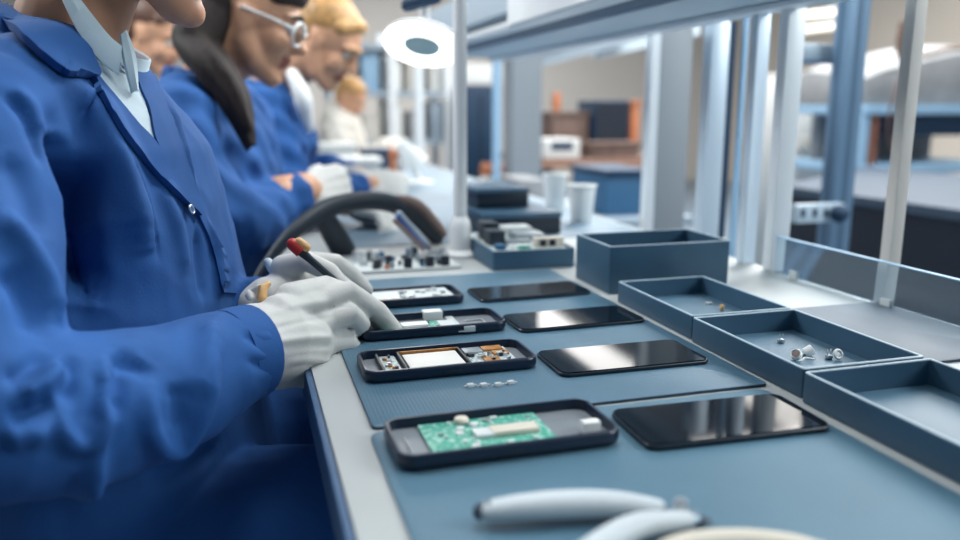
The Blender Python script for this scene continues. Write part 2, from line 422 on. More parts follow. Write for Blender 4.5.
# second phone: battery and copper
t, T = housing(.1785, .7235, .0, 'second phone housing from the front, a white battery and copper parts inside', W=.070, L=.168)
b = part(t, T, 'mid_frame', M['chip'], (-.062, -.026, .0035), (.066, .027, .0045), .0003, 'thin dark inner frame')
part(t, T, 'battery', M['battery'], (-.040, -.022, .0046), (.014, .021, .0082), .001, 'white battery block')
for lo, hi in (((-.045, -.0255, .0046), (-.0425, .026, .0100)), ((.0165, -.0255, .0046), (.0185, .026, .0100)), ((-.045, .0235, .0046), (.0185, .0257, .0100)), ((-.066, -.026, .0036), (-.0635, .026, .0095))):
    part(t, T, 'rail', M['copper'] if hi[0]-lo[0] > .01 else M['chip'], lo, hi)
bb = part(t, T, 'circuit_board', M['pcb_white'], (-.062, -.0255, .0046), (-.047, .026, .0062), .0002)
for k in range(12):
    x, y = rr.uniform(-.061, -.052), rr.uniform(-.024, .02)
    part(bb, T, 'chip', rr.choice([M['silver'], M['copper'], M['chip'], M['pale']]), (x, y, .0062), (x+rr.uniform(.002, .004), y+.004, .0085), .0002)
bb = part(t, T, 'main_board', M['pcb_white'], (.020, -.0255, .0046), (.066, .026, .0064), .0002)
part(bb, T, 'metal_shield', M['chip_grey'], (.021, .008, .0064), (.040, .025, .0085), .0005)
part(bb, T, 'copper_foil', M['copper'], (.041, .012, .0064), (.062, .025, .0088), .0006, 'copper foil')
part(bb, T, 'copper_foil', M['copper'], (.034, -.022, .0064), (.050, -.006, .0078), .0006, 'copper foil')
part(bb, T, 'copper_foil', M['copper'], (.048, -.002, .0064), (.064, .009, .0084), .0006, 'copper foil')
for k in range(16):
    x, y = rr.uniform(.021, .06), rr.uniform(-.024, .004)
    part(bb, T, 'chip', rr.choice([M['silver'], M['chip'], M['pale'], M['gold'], M['chip']]), (x, y, .0064), (x+rr.uniform(.002, .006), y+rr.uniform(.002, .004), .0095), .0002)
# third phone: being worked on
t, T = housing(.1930, .857, .0, 'third phone housing, being worked on under the gloved fingertips', W=.070)
b = part(t, T, 'circuit_board', M['pcb'], (-.06, -.028, .0042), (.030, .012, .0056), .0002, 'green circuit board')
part(b, T, 'metal_shield', M['white'], (-.034, -.012, .0056), (-.004, .004, .0088), .0006, 'white shield plate')
part(b, T, 'metal_shield', M['pale'], (.008, -.020, .0056), (.028, .006, .0075), .0006, 'pale shield plate')
part(b, T, 'connector', M['chip_grey'], (-.034, -.0165, .0056), (-.006, -.0135, .0082), .0003)
part(b, T, 'connector', M['chip_grey'], (-.048, -.010, .0056), (-.037, .002, .0085), .0006)
for k in range(14):
    x, y = rr.uniform(-.05, .026), rr.uniform(-.025, .010)
    part(b, T, 'chip', rr.choice([M['silver'], M['chip'], M['pale']]), (x, y, .0056), (x+.003, y+.003, .0075), .0002)
part(t, T, 'flex_tab', M['white'], (-.002, .022, .0034), (.020, .0365, .0135), .0006, 'white upright tab')
part(t, T, 'flex_strip', M['pale'], (.024, -.036, .0036), (.033, .034, .0046), .0003, 'pale ribbon strip')
part(t, T, 'port_cover', M['pale'], (.030, -.0362, .003), (.043, -.032, .0095), .0006, 'pale port in the side wall')
part(t, T, 'bracket', M['silver'], (.042, .006, .0036), (.062, .009, .0046)); part(t, T, 'bracket', M['silver'], (.062, -.016, .0036), (.0645, .009, .0046))
# fourth
t, T = housing(.181, .994, .02, 'fourth and farthest phone housing, pale boards filling it', W=.070)
b = part(t, T, 'circuit_board', M['pale'], (-.07, -.029, .0042), (.07, .029, .0085), .001, 'pale board')
for k in range(16):
    x, y = rr.uniform(.0, .06), rr.uniform(-.024, .022)
    part(b, T, 'chip', rr.choice([M['silver'], M['white'], M['chip_grey'], M['pale']]), (x, y, .0085), (x+.006, y+.005, .0115), .0003)
part(b, T, 'copper_contact', M['copper'], (-.03, -.025, .0085), (-.018, -.020, .0097)); part(b, T, 'copper_contact', M['copper'], (-.012, -.025, .0085), (-.003, -.021, .0097))
# screens
def screen(x, y, rz, label, L=.157, W=.0755):
    t = empty('phone_screen', (x, y, MZ), label, 'screen', 'black phone screens lying face up on the mats')
    T = RT(x, y, MZ, rz)
    MB().loops([rrect(L-.002, W-.002, .009, 0), rrect(L, W, .010, .001), rrect(L, W, .010, .003), rrect(L-.001, W-.001, .0095, .0036)], T=T).build('frame', M['black'], t)
    MB().loops([rrect(L-.003, W-.003, .0088, .0037), rrect(L-.0035, W-.0035, .0085, .0046)], T=T).build('glass', M['glass'], t)
screen(.3520, .5235, -.035, 'black phone screen nearest the camera, lying on the near mat')
screen(.3505, .693, -.005, 'second black phone screen from the front, at the front of the middle mat')
screen(.3625, .845, .025, 'third black phone screen from the front, beside the phone being worked on', W=.072)
screen(.3600, .993, .04, 'fourth and farthest black phone screen, near the circuit-board tray', W=.072)
# four little connectors
for i, (px, py, ad) in enumerate([(470.5, 387, 'leftmost'), (483.5, 386.5, 'second from the left'), (498, 386, 'third from the left'), (511, 384, 'rightmost')]):
    p = G(px, py, MZ); T = RT(p.x, p.y, MZ, .1)
    t = empty('metal_connector', p, 'tiny silver connector on the mat, %s in a row of four' % ad, 'connector', 'row of four tiny connectors')
    MB().quadbox((-.0035, -.0022, 0), (.0035, .0022, .0032), T, .85).build('body', M['tin'], t, bevel=.0004)
    MB().quadbox((-.006, -.0006, .001), (-.0034, .0006, .0018), T).quadbox((.0034, -.0006, .001), (.006, .0006, .0018), T).build('pin', M['tin'], t)

# ------------------------------------------------------------------ open boxes on the right
def open_bin(x0, x1, y0, y1, h, label, wl=.0028, name='parts_tray', rz=0):
    cx, cy = (x0+x1)/2, (y0+y1)/2; z = .0008
    t = empty(name, (cx, cy, z), label, 'tray', 'dark open trays along the right of the bench'); T = RT(cx, cy, z, rz)
    L, W = x1-x0, y1-y0; r = .0025
    MB().loops([rrect(L-.001, W-.001, r, 0, 3), rrect(L, W, r, .0008, 3), rrect(L, W, r, h-.001, 3)] + [rrect(L-2*wl, W-2*wl, .0015, h-.001, 3), rrect(L-2*wl, W-2*wl, .0015, .003, 3)], T=T).build('body', M['bin'], t)
    MB().loops([rrect(L, W, r, h-.001, 3), rrect(L-.0008, W-.0008, r, h, 3), rrect(L-2*wl+.0008, W-2*wl+.0008, .0015, h, 3), rrect(L-2*wl, W-2*wl, .0015, h-.001, 3)], T=T, closed_ends=False).build('rim', M['bin_rim'], t, label='rim painted pale as a highlight')
    MB().loops([rrect(L-2*wl-.001, W-2*wl-.001, .0015, .0031, 3), rrect(L-2*wl-.001, W-2*wl-.001, .0015, .0036, 3)], T=T).build('liner', M['mat_far'], t, label='lighter floor liner')
    return t
open_bin(.466, .650, .965, 1.082, .066, 'tall dark tray, the farthest back of the open trays on the right')
open_bin(.459, .585, .743, .926, .027, 'shallow dark tray holding two loose bits, just in front of the tall tray')
open_bin(.456, .586, .556, .738, .027, 'shallow dark tray holding small white round fittings')
open_bin(.451, .586, .33, .550, .027, 'empty dark tray nearest the camera, cut off by the right edge')
# contents
def small(name, label, cat, group): return lambda px, py, z: empty(name, G(px, py, z), label, cat, group)
BZ = .0046
def fitting(px, py, label, kind):
    p = G(px, py, BZ+.004); p.z = BZ
    t = empty('round_fitting', p, label, 'fitting', 'white fittings in the tray')
    if kind == 'ring':
        T = Matrix.Translation(p + Vector((0, 0, .0058))) @ Matrix.Rotation(1.15, 4, 'X')
        MB().torus((0, 0, 0), .0042, .0014, T).build('ring', M['white'], t)
        MB().lathe([(.003, -.003), (.0032, 0), (.0025, .0005)], T=T).build('core', M['silver'], t)
    elif kind == 'knob':
        T = Matrix.Translation(p + Vector((0, 0, .005))) @ Matrix.Rotation(.9, 4, 'Y') @ Matrix.Rotation(.3, 4, 'X')
        MB().lathe([(.0046, -.005), (.0054, -.004), (.0054, .003), (.0046, .0045), (.002, .0048)], T=T).build('cap', M['white'], t)
        MB().lathe([(.0015, -.010), (.0015, -.005)], T=T).build('stem', M['silver'], t)
    elif kind == 'disc':
        T = Matrix.Translation(p + Vector((0, 0, .0055))) @ Matrix.Rotation(-.7, 4, 'Y') @ Matrix.Rotation(.4, 4, 'X')
        MB().lathe([(.0048, -.003), (.0056, -.002), (.0056, .0015), (.0046, .0025), (.004, .0015)], T=T).build('cap', M['white'], t)
        MB().lathe([(.0039, .0016), (.001, .0021)], T=T).build('inlay', M['tan'], t)
    elif kind == 'pins':
        T = Matrix.Translation(p)
        MB().lathe([(.003, 0), (.004, .002), (.0035, .004), (.001, .005)], T=T, n=12).build('body', M['chip_grey'], t)
        MB().quadbox((-.0022, -.0004, .004), (-.0014, .0004, .010), T).build('pin', M['silver'], t)
        MB().quadbox((.0014, -.0004, .004), (.0022, .0004, .010), T).build('pin', M['silver'], t)
    return t
fitting(838, 356, 'small white ring-shaped fitting standing at the right of the fittings in the tray', 'ring')
fitting(809, 352, 'white barrel-shaped fitting in the middle of the tray of fittings', 'knob')
fitting(796, 356, 'white round fitting with a tan face at the left of the group in the tray', 'disc')
fitting(781, 339, 'tiny two-pin part lying apart at the back of the tray of fittings', 'pins')
fitting(829, 355, 'tiny two-pin part lying right beside the white ring fitting', 'pins')
p = G(807, 360, BZ+.002); T = RT(p.x, p.y, BZ, .5)
o = MB().tube([p+Vector((-.008, -.001, 0)), p+Vector((-.002, .001, .002)), p+Vector((.006, -.002, .001))], .0012, 8, (True, True)).build('wire_lead', M['white']); tag(o, 'short white wire lead curled in front of the barrel-shaped fitting', 'wire')
p = G(709, 303, BZ+.001); p.z = BZ
o = MB().quadbox((-.0045, -.002, 0), (.0045, .002, .002), RT(p.x, p.y, BZ)).build('metal_chip', M['pale'], bevel=.0004); tag(o, 'flat pale metal bit lying in the shallow tray', 'part')
p = G(722, 308, BZ+.003); p.z = BZ
o = MB().lathe([(.002, 0), (.0026, .001), (.0026, .006), (.002, .007)], c=p, n=12).build('brass_screw', M['yellow']); tag(o, 'small brass-coloured pin standing beside the flat bit in the shallow tray', 'screw')
p = G(711, 243, .066); 
o = MB().ball((.641, .9672, .0688), .0028, 12).build('white_bead', M['white']); tag(o, 'tiny white bead resting on the rim of the tall tray', 'bead')

# circuit board tray behind the screens
t = empty('board_tray', (.44, 1.26, .0008), 'flat dark tray carrying a circuit board, left of the tall tray', 'tray')
cx, cy = .432, 1.27; T = RT(cx, cy, .0008, -.02)
MB().loops([rrect(.135, .22, .004, 0, 3), rrect(.137, .222, .004, .001, 3), rrect(.137, .222, .004, .030, 3), rrect(.130, .215, .003, .030, 3), rrect(.130, .215, .003, .026, 3)], T=T).build('body', M['bin'], t)
tb = empty('server_board', (cx, cy, .0275), 'circuit board with square dark sockets lying on the flat dark tray', 'circuit board')
b = MB().quadbox((-.060, -.095, .0262), (.060, .095, .0282), T).build('circuit_board', M['pcb_white'], tb)
for lo, hi, m in (((.010, -.085, .0282), (.058, -.07, .044), 'offwhite'), ((-.03, -.08, .0282), (.004, -.066, .033), 'white'), ((-.03, -.06, .0282), (.01, -.045, .038), 'chip_grey'), ((-.055, -.05, .0282), (-.03, -.01, .052), 'chip'), ((-.05, .0, .0282), (-.025, .05, .058), 'chip'), ((0, -.02, .0282), (.05, .03, .04), 'chip_grey'), ((-.02, -.092, .0282), (.0, -.084, .034), 'pcb'), ((-.055, -.09, .0282), (-.04, -.07, .036), 'teal'), ((0, .05, .0282), (.05, .09, .042), 'pale')):
    MB().quadbox(lo, hi, T).build('component', M[m], b, bevel=.001)
for x in (.018, .034): MB().quadbox((x, -.0862, .031), (x+.01, -.0845, .041), T).build('socket', M['dark'], b, label='square dark socket')

# boards on the bench left of the pole
t = empty('prototype_board', (.235, 1.25, .001), 'pale board crowded with parts, behind the farthest phone housing', 'circuit board')
T = RT(.235, 1.245, .0012, .01)
MB().quadbox((-.085, -.05, 0), (.085, .045, .004), T).build('base_board', M['pale'], t, bevel=.001)
for k in range(42):
    x, y = rr.uniform(-.08, .075), rr.uniform(-.045, .038); h = rr.uniform(.004, .020)
    mm = rr.choice(['chip', 'silver', 'white', 'chip_grey', 'pale', 'teal', 'silver'])
    MB().quadbox((x, y, .004), (x+rr.uniform(.004, .012), y+rr.uniform(.004, .010), .004+h), T).build('component', M[mm], t, bevel=.0006)
for x in (-.005, .03, .055): MB().quadbox((x, -.047, .004), (x+.012, -.037, .020), T).build('relay', M['dark'], t, bevel=.001)
MB().lathe([(.006, .004), (.0065, .016), (.005, .018)], T=T @ Matrix.Translation((-.045, -.03, 0)), n=14).build('capacitor', M['chip'], t)
MB().lathe([(.004, .004), (.004, .009)], T=T @ Matrix.Translation((-.032, -.042, 0)), n=12).build('capacitor', M['orange'], t)

# ------------------------------------------------------------------ pliers and cream tool, front
t = empty('pliers', (.19, .40, MZ), 'pliers with pale grey handles lying open at the front of the near mat', 'pliers')
def bez(ps, n=14): return smooth_line(ps, n)
a = [G(488, 511, .012), G(524, 507, .013), G(570, 504, .013), G(618, 504, .012), G(656, 508, .010)]
a = bez(a); ra = [.0045+.0055*math.sin(PI*min(1, .12+.8*i/13))**.7 for i in range(14)]
MB().tube(a, ra, 16, (True, True), (Vector((0, 0, 1)), .85)).build('handle', M['handle'], t, label='pale grey grip, tip dark')
MB().tube([a[0]+(a[0]-a[1]).normalized()*.004, a[0]-(a[0]-a[1])*.2], [.0055, .0066], 14, (True, False)).build('handle_tip', M['grip_dark'], t, label='dark end cap')
b_ = bez([G(560, 575, .012), G(605, 543, .013), G(640, 525, .013), G(686, 520, .010)])
rb = [.0045+.0045*math.sin(PI*min(1, .15+.8*i/13))**.7 for i in range(14)]
MB().tube(b_, rb, 16, (True, True), (Vector((0, 0, 1)), .85)).build('handle', M['handle'], t, label='pale grey grip running out of the frame')
MB().tube([G(640, 508, .009), G(670, 516, .008), G(690, 517, .008)], [.005, .006, .007], 12, (True, True), (Vector((0, 0, 1)), .6)).build('arm', M['tool_steel'], t)
MB().lathe([(.0045, .0), (.0045, .013), (.0035, .0145)], c=(G(680, 515, .008).x, G(680, 515, .008).y, MZ), n=20).build('pivot', M['silver'], t)
MB().tube([G(684, 517, .007), G(697, 518.5, .006), G(709, 520, .005)], [.0065, .0055, .0018], 12, (True, True), (Vector((0, 0, 1)), .55)).build('jaw', M['grip_dark'], t, label='dark short jaws')
o = empty('hand_tool', G(740, 545, 0), 'cream rounded tool handle cut off by the bottom edge of the picture', 'tool')
c_ = bez([G(655, 556, .009), G(690, 546, .010), G(740, 543, .010), G(790, 548, .009), G(840, 560, .009)])
MB().tube(c_, [.005, .007, .0075]+[.008]*8+[.0075, .007, .005], 16, (True, True)).build('handle', M['offwhite'], o)
MB().tube([c_[-1], c_[-1]+Vector((.03, -.02, -.003))], [.003, .0025], 10, (False, True)).build('shaft', M['tool_steel'], o)

# ------------------------------------------------------------------ magnifier lamp with pole
t = empty('magnifier_lamp', (.342, 1.30, 0), 'white pole-mounted magnifier lamp with a bright ring light above the bench', 'lamp')
MB().lathe([(.030, .0008), (.030, .006), (.019, .012), (.018, .05), (.016, .062), (.0105, .07)], c=(.347, 1.30, 0)).build('base', M['lampwhite'], t)
MB().tube([(.347, 1.30, .06), (.349, 1.30, .78)], .0115, 20).build('pole', M['lampwhite'], t)
rc = P(422, 46, 1.42); n_ = Vector((-.24, -.40, -.9)).normalized()
Q = n_.to_track_quat('Z', 'Y').to_matrix().to_4x4(); Tr = Matrix.Translation(rc) @ Q
MB().lathe([(.035, -.004), (.069, -.004), (.070, -.008), (.062, -.016), (.036, -.016), (.033, -.010)], T=Tr, n=48).build('housing', M['lampwhite'], t)
MB().lathe([(.0335, -.0035), (.0335, .002), (.069, .002), (.069, -.0035)], T=Tr, n=48).build('ring_light', M['ring'], t, label='glowing white ring')
MB().lathe([(.0325, -.003), (.0325, .0005), (.02, .002), (0, .0025)], T=Tr, n=40).build('lens', M['lens'], t)
arm = [rc + n_*-.03, rc + n_*-.06 + Vector((.0, .01, .02)), Vector((rc.x+.02, rc.y-.01, rc.z+.16)), Vector((.35, 1.32, .60))]
MB().tube(smooth_line(arm, 14), .010, 12, (True, True)).build('arm', M['lampwhite'], t)
MB().tube([(.349, 1.30, .57), (.349, 1.30, .63)], .019, 16).build('clamp', M['lampwhite'], t)
MB().tube([rc+Vector((-.02, .02, .07)), rc+Vector((.03, .02, .085))], .012, 12, (True, True)).build('arm_joint', M['navy'], t)

# ------------------------------------------------------------------ black hose arch, screwdriver and far hand tools
t = empty('extraction_hose', P(300, 262, 1.18), 'thick black flexible hose arching over the bench behind the gloved hands', 'hose')
h = smooth_line([P(250, 290, 1.26), P(268, 262, 1.28), P(296, 230, 1.3), P(334, 206, 1.34), P(378, 201, 1.38), P(412, 213, 1.41), P(436, 236, 1.42)], 40)
MB().tube(h, [.005+.011*min(1, i/16) for i in range(40)], 16, (True, True)).build('tube', M['hose'], t)
MB().tube(smooth_line([P(395, 197, 1.39), P(420, 206, 1.40), P(444, 234, 1.41)], 14), [.003, .006, .008]+[.009]*9+[.008, .006], 12, (True, True)).build('stripe', M['tan'], t, label='tan strip painted as a highlight')  # highlight on the hose, laid on as a tan strip
MB().tube([P(322, 214, 1.33), P(334, 234, 1.36), P(343, 250, 1.38)], [.018, .021, .022], 14, (True, True)).build('support_leg', M['hose'], t)
t = empty('marker_pen', P(415, 228, 1.30), 'slim blue and brown pen leaning beneath the hose arch', 'pen')
a, b2 = P(399, 214, 1.28), G(430, 250, .006)
MB().tube([a, a.lerp(b2, .85)], .006, 12, (True, False)).build('barrel', M['alu_grey'], t)
MB().tube([a+Vector((-.004, -.007, -.004)), a.lerp(b2, .85)+Vector((-.004, -.007, -.002))], .0035, 10, (True, True)).build('clip', M['blue'], t, label='blue strip')
MB().tube([a+Vector((-.009, -.012, -.009)), a.lerp(b2, .85)+Vector((-.007, -.012, -.004))], .004, 10, (True, True)).build('sleeve', M['tan'], t, label='brown strip')
MB().tube([a.lerp(b2, .85), b2], [.005, .0015], 10, (False, True)).build('tip', M['navy'], t)

t = empty('precision_screwdriver', P(312, 260, .862), 'precision screwdriver with a red and yellow cap held in the near glove', 'screwdriver')
s0, s1 = P(297, 248, .868), P(397, 334, .846); d = (s1-s0).normalized()
MB().tube([s0-d*.006, s0+d*.006], [.0068, .0072], 16, (True, False)).build('cap', M['red'], t, label='red end cap')
side = _rt*.0045+_up*.0045
MB().tube([s0-d*.003+side, s0+d*.006+side], [.005, .0055], 14, (True, True)).build('cap_band', M['yellow'], t, label='yellow end cap')
MB().tube([s0+d*.0055, s0+d*.02, s0+d*.07], [.0052, .0040, .0036], 14).build('handle', M['shaft'], t)
MB().tube([s0+d*.07, s1], [.0022, .0011], 10).build('blade', M['tool_steel'], t)

# ------------------------------------------------------------------ people
def rot_head(c, yaw, pitch, roll=0): return Matrix.Translation(c) @ Matrix.Rotation(yaw, 4, 'Z') @ Matrix.Rotation(pitch, 4, 'Y') @ Matrix.Rotation(roll, 4, 'X')
def head_into(mb, T):
    mb.ball((-.012, 0, .035), (.098, .077, .088), 24, T); mb.ball((.028, 0, -.03), (.060, .060, .086), 24, T)
    for s in (-1, 1):
        mb.tube([T @ Vector((-.005, s*.052, -.045)), T @ Vector((.03, s*.045, -.083)), T @ Vector((.068, s*.014, -.104))], [.024, .021, .019], 12, (True, True))
        mb.ball((.054, s*.036, -.028), (.034, .03, .034), 14, T)
        mb.tube([T @ Vector((.070, s*.048, .026)), T @ Vector((.083, s*.022, .032)), T @ Vector((.085, s*.006, .026))], [.008, .011, .009], 10, (True, True))
        mb.ball((.098, s*.011, -.030), (.010, .007, .008), 10, T)
        mb.ball((-.008, s*.075, -.008), (.019, .009, .031), 12, T @ Matrix.Rotation(0, 4, 'Z'))
        mb.tube([T @ Vector((-.02, s*.083, .016)), T @ Vector((-.026, s*.085, 0)), T @ Vector((-.014, s*.08, -.03))], [.005, .005, .004], 8, (True, True))
    mb.ball((.074, 0, -.104), (.020, .022, .017), 14, T)
    mb.tube([T @ Vector((.084, 0, .022)), T @ Vector((.100, 0, -.006)), T @ Vector((.112, 0, -.026))], [.008, .009, .0115], 12, (True, True))
    mb.tube([T @ Vector((.080, -.022, -.060)), T @ Vector((.094, 0, -.056)), T @ Vector((.080, .022, -.060))], [.004, .0068, .004], 10, (True, True))
    mb.tube([T @ Vector((.080, -.019, -.066)), T @ Vector((.091, 0, -.069)), T @ Vector((.080, .019, -.066))], [.004, .0075, .004], 10, (True, True))
    mb.ball((.062, 0, -.06), (.030, .034, .026), 14, T)
def head_children(per, T, hair_m, brow_m):
    for s in (-1, 1):
        e = MB().ball((.0745, s*.031, .006), .0128, 14, T).build('eye', M['eye'], per)
        MB().ball((.0858, s*.0335, .003), (.0025, .0055, .0055), 12, T).build('iris', M['iris'], e)
        MB().tube([T @ Vector((.0765, s*.050, .030)), T @ Vector((.0915, s*.026, .038)), T @ Vector((.093, s*.010, .032))], [.003, .0045, .004], 8, (True, True)).build('eyebrow', brow_m, per)
def set_lips(me, T, idx):
    Ti = T.inverted()
    for p in me.polygons:
        q = Ti @ p.center
        if q.x > .078 and abs(q.y) < .024 and -.077 < q.z < -.050: p.material_index = idx
def limb(mb, pts, rad, n=20, ends=(True, True), k=None):
    pts = smooth_line(pts, (len(pts)-1)*6+1) ; rr_ = np.interp(np.linspace(0, 1, len(pts)), np.linspace(0, 1, len(rad)), rad)
    mb.tube(pts, list(rr_), n, ends)
def frame_dir(phi): return Vector((math.cos(phi), math.sin(phi), 0)), Vector((-math.sin(phi), math.cos(phi), 0))
def torso_rings(mb, c, phi, rings, n=48):
    F, L = frame_dir(phi); Ls = []
    for z, ox, a, b, tilt in rings:
        q = []
        for k in range(n):
            t = 2*PI*k/n; ca, sa = math.cos(t), math.sin(t)
            e = 2.4; u = abs(ca)**(2/e)*(1 if ca > 0 else -1); v = abs(sa)**(2/e)*(1 if sa > 0 else -1)
            q.append(Vector((c[0], c[1], z)) + F*(ox+b*u) + L*(a*v) + Vector((0, 0, -tilt*u)))
        Ls.append(q)
    mb.loops(Ls)
def hand_glove(W, X, N, thumb_sign, curl, scale=1.0, extra=None):
    """a gloved hand: W wrist, X finger direction, N back of the hand; five fingers bent by curl"""
    mb = MB(); X = X.normalized(); N = (N - X*N.dot(X)).normalized(); Yd = N.cross(X)*thumb_sign; s = scale
    base = [(.088, .030, .003), (.092, .010, .005), (.088, -.011, .003), (.080, -.030, -.001)]
    ln = [(.043, .026, .022), (.047, .029, .023), (.043, .027, .022), (.034, .021, .019)]
    q = lambda v: W + X*(v[0]*s) + Yd*(v[1]*s) + N*(v[2]*s)
    for i, b in enumerate(base):
        mb.tube([q((-.03, b[1]*.45, 0)), q((.0, b[1]*.7, 0)), q(((b[0])*.6, b[1]*.95, b[2])), q(b)], [.020*s, .017*s, .0145*s, .0115*s], 12, (True, True))
        ang = 0; p = Vector(b); pts = [q(p)]; rads = [.0112*s]
        for j, l in enumerate(ln[i]):
            ang += curl[i][j]
            p = p + Vector((math.cos(ang)*l, b[1]*.06*math.cos(ang), -math.sin(ang)*l)); pts.append(q(p)); rads.append((.0102, .0093, .0080)[j]*s)
        mb.tube(pts, rads, 12, (True, True))
    mb.tube([q((.01, .018, -.006)), q((.045, .044, -.016)), q((.075, .052, -.026)), q((.098, .046, -.036))], [.015*s, .0125*s, .011*s, .009*s], 12, (True, True))
    mb.ball((0, 0, 0), (1, 1, 1), 4) if False else None
    mb.tube([q((-.055, 0, 0)), q((-.03, 0, 0)), q((.0, 0, 0))], [.031*s, .029*s, .027*s], 16, (False, True), (N, .75))
    return mb
def finish(me, name, m, parent, vox=None): return link_mesh(name, me, parent, m)

BODY_R = [(-.20, .01, .15, .10, 0), (-.06, .02, .11, .075, 0), (.08, .025, .085, .065, 0), (.17, .02, .085, .06, 0), (.23, 0, .085, .055, 0), (.265, 0, .07, .055, 0)]
def seated_body(per, c, phi, headT, neckb, arms, skin, dz=0, lips=True, vox=.005, lean=0, legs=True):
    """one continuous body: head, neck, trunk, arms, legs"""
    F, L = frame_dir(phi); mb = MB()
    torso_rings(mb, c, phi, [(z+dz, o-lean*min(1, max(0, (.08-z)/.10)), a, b, t) for z, o, a, b, t in BODY_R])
    head_into(mb, headT)
    limb(mb, [headT @ Vector((-.03, 0, -.03)), headT @ Vector((-.028, 0, -.085)), neckb + Vector((0, 0, 0)), neckb - Vector((0, 0, .07))], [.055, .050, .053, .065])
    for a in arms: limb(mb, a, [.036, .040, .036, .030, .025][:max(3, len(a))])
    if legs:
        for s in (-1, 1):
            hp = Vector((c[0]-lean, c[1], -.24+dz)) + L*(s*.10)
            kn = hp + Vector((.40, s*.03, .02)); ft = Vector((kn.x-.03, kn.y, FZ+.09))
            limb(mb, [hp, hp.lerp(kn, .5), kn], [.085, .075, .058]); limb(mb, [kn, kn.lerp(ft, .4), ft], [.057, .052, .036])
            limb(mb, [ft, ft+Vector((.06, 0, -.045)), ft+Vector((.14, 0, -.055))], [.036, .034, .026])
    me = remesh(mb, vox, 4, .45)
    o = link_mesh('body', me, per, skin); me.materials.append(M['lips'])
    Ti = headT
    w = world_loc(per); T2 = Matrix.Translation(-w) @ headT
    set_lips(me, T2, 1)
    return o
def stool(x, y, label):
    t = empty('work_stool', (x, y, FZ), label, 'stool', 'stools under the seated workers')
    MB().lathe([(.0, -.40), (.17, -.40), (.18, -.39), (.18, -.36), (.165, -.342), (0, -.338)], c=(x, y, 0)).build('seat', M['black'], t)
    MB().tube([(x, y, FZ+.03), (x, y, -.399)], .025).build('column', M['silver'], t)
    for k in range(5):
        a = 2*PI*k/5; MB().tube([(x, y, FZ+.05), (x+.25*math.cos(a), y+.25*math.sin(a), FZ+.02)], [.02, .015], 10, (True, True)).build('leg', M['black'], t)

# ---- main worker
PH = -.30; CC = (-.155, .925)
F, L = frame_dir(PH)
per = empty('person', (-.16, .93, FZ), 'nearest seated worker, blue coat and white gloves, working on a phone', 'person', 'seated workers in blue coats')
headT = rot_head(Vector((-.062, .915, .474)), -.26, .50)
neckb = Vector((-.165, .93, .315))
sh_r = Vector((-.212, .772, .225)); el_r = Vector((-.176, .608, .034)); wr_r = Vector((-.006, .756, .024))
sh_l = Vector((-.122, 1.065, .195)); el_l = Vector((-.075, 1.05, .02)); wr_l = P(262, 306, .905)
seated_body(per, CC, PH, headT, neckb, [[sh_r, Vector((-.208, .690, .128)), el_r, Vector((-.088, .678, .016)), wr_r], [sh_l, sh_l.lerp(el_l, .5), el_l, el_l.lerp(wr_l, .5), wr_l]], M['skin'], vox=.004)
head_children(per, headT, M['hair_dark'], M['hair_dark'])
mb = MB(); mb.ball((-.03, 0, .055), (.098, .086, .088), 20, headT); mb.ball((-.11, 0, .03), (.05, .05, .05), 16, headT); mb.ball((-.05, 0, .01), (.075, .08, .08), 16, headT)
finish(remesh(mb, .006, 3), 'hair', M['hair_dark'], per)
# coat
mb = MB()
torso_rings(mb, CC, PH, [(-.335, .02, .215, .17, 0), (-.2, .012, .212, .160, 0), (-.06, .006, .198, .146, 0), (.06, .002, .190, .136, 0), (.15, 0, .180, .122, 0), (.21, 0, .156, .110, .004), (.25, -.002, .128, .096, .012), (.285, -.006, .098, .080, .022), (.318, -.012, .068, .066, .030)])
for sh in (sh_r, sh_l): limb(mb, [Vector((-.165, .925, .27)), (Vector((-.165, .925, .27)).lerp(sh, .55))+Vector((0, 0, .012)), sh], [.058, .060, .066])
limb(mb, [sh_r+Vector((0, 0, .005)), Vector((-.208, .690, .128)), Vector((-.196, .635, .065)), el_r, Vector((-.088, .678, .016)), Vector((-.045, .722, .020)), wr_r],
     [.070, .068, .066, .062, .060, .055, .0445], 28, (True, False))
limb(mb, [sh_l, Vector((-.105, 1.07, .11)), el_l, P(228, 312, .97), wr_l], [.060, .060, .058, .044, .034], 24, (True, False))
for s in (-1, 1):
    hp = Vector((-.16, .925, -.215)) + L*(s*.11); kn = Vector((.20, .925+s*.13, -.20))
    limb(mb, [hp, hp.lerp(kn, .5), kn], [.11, .105, .09])
coat_me = remesh(mb, .0036, 8, .5)
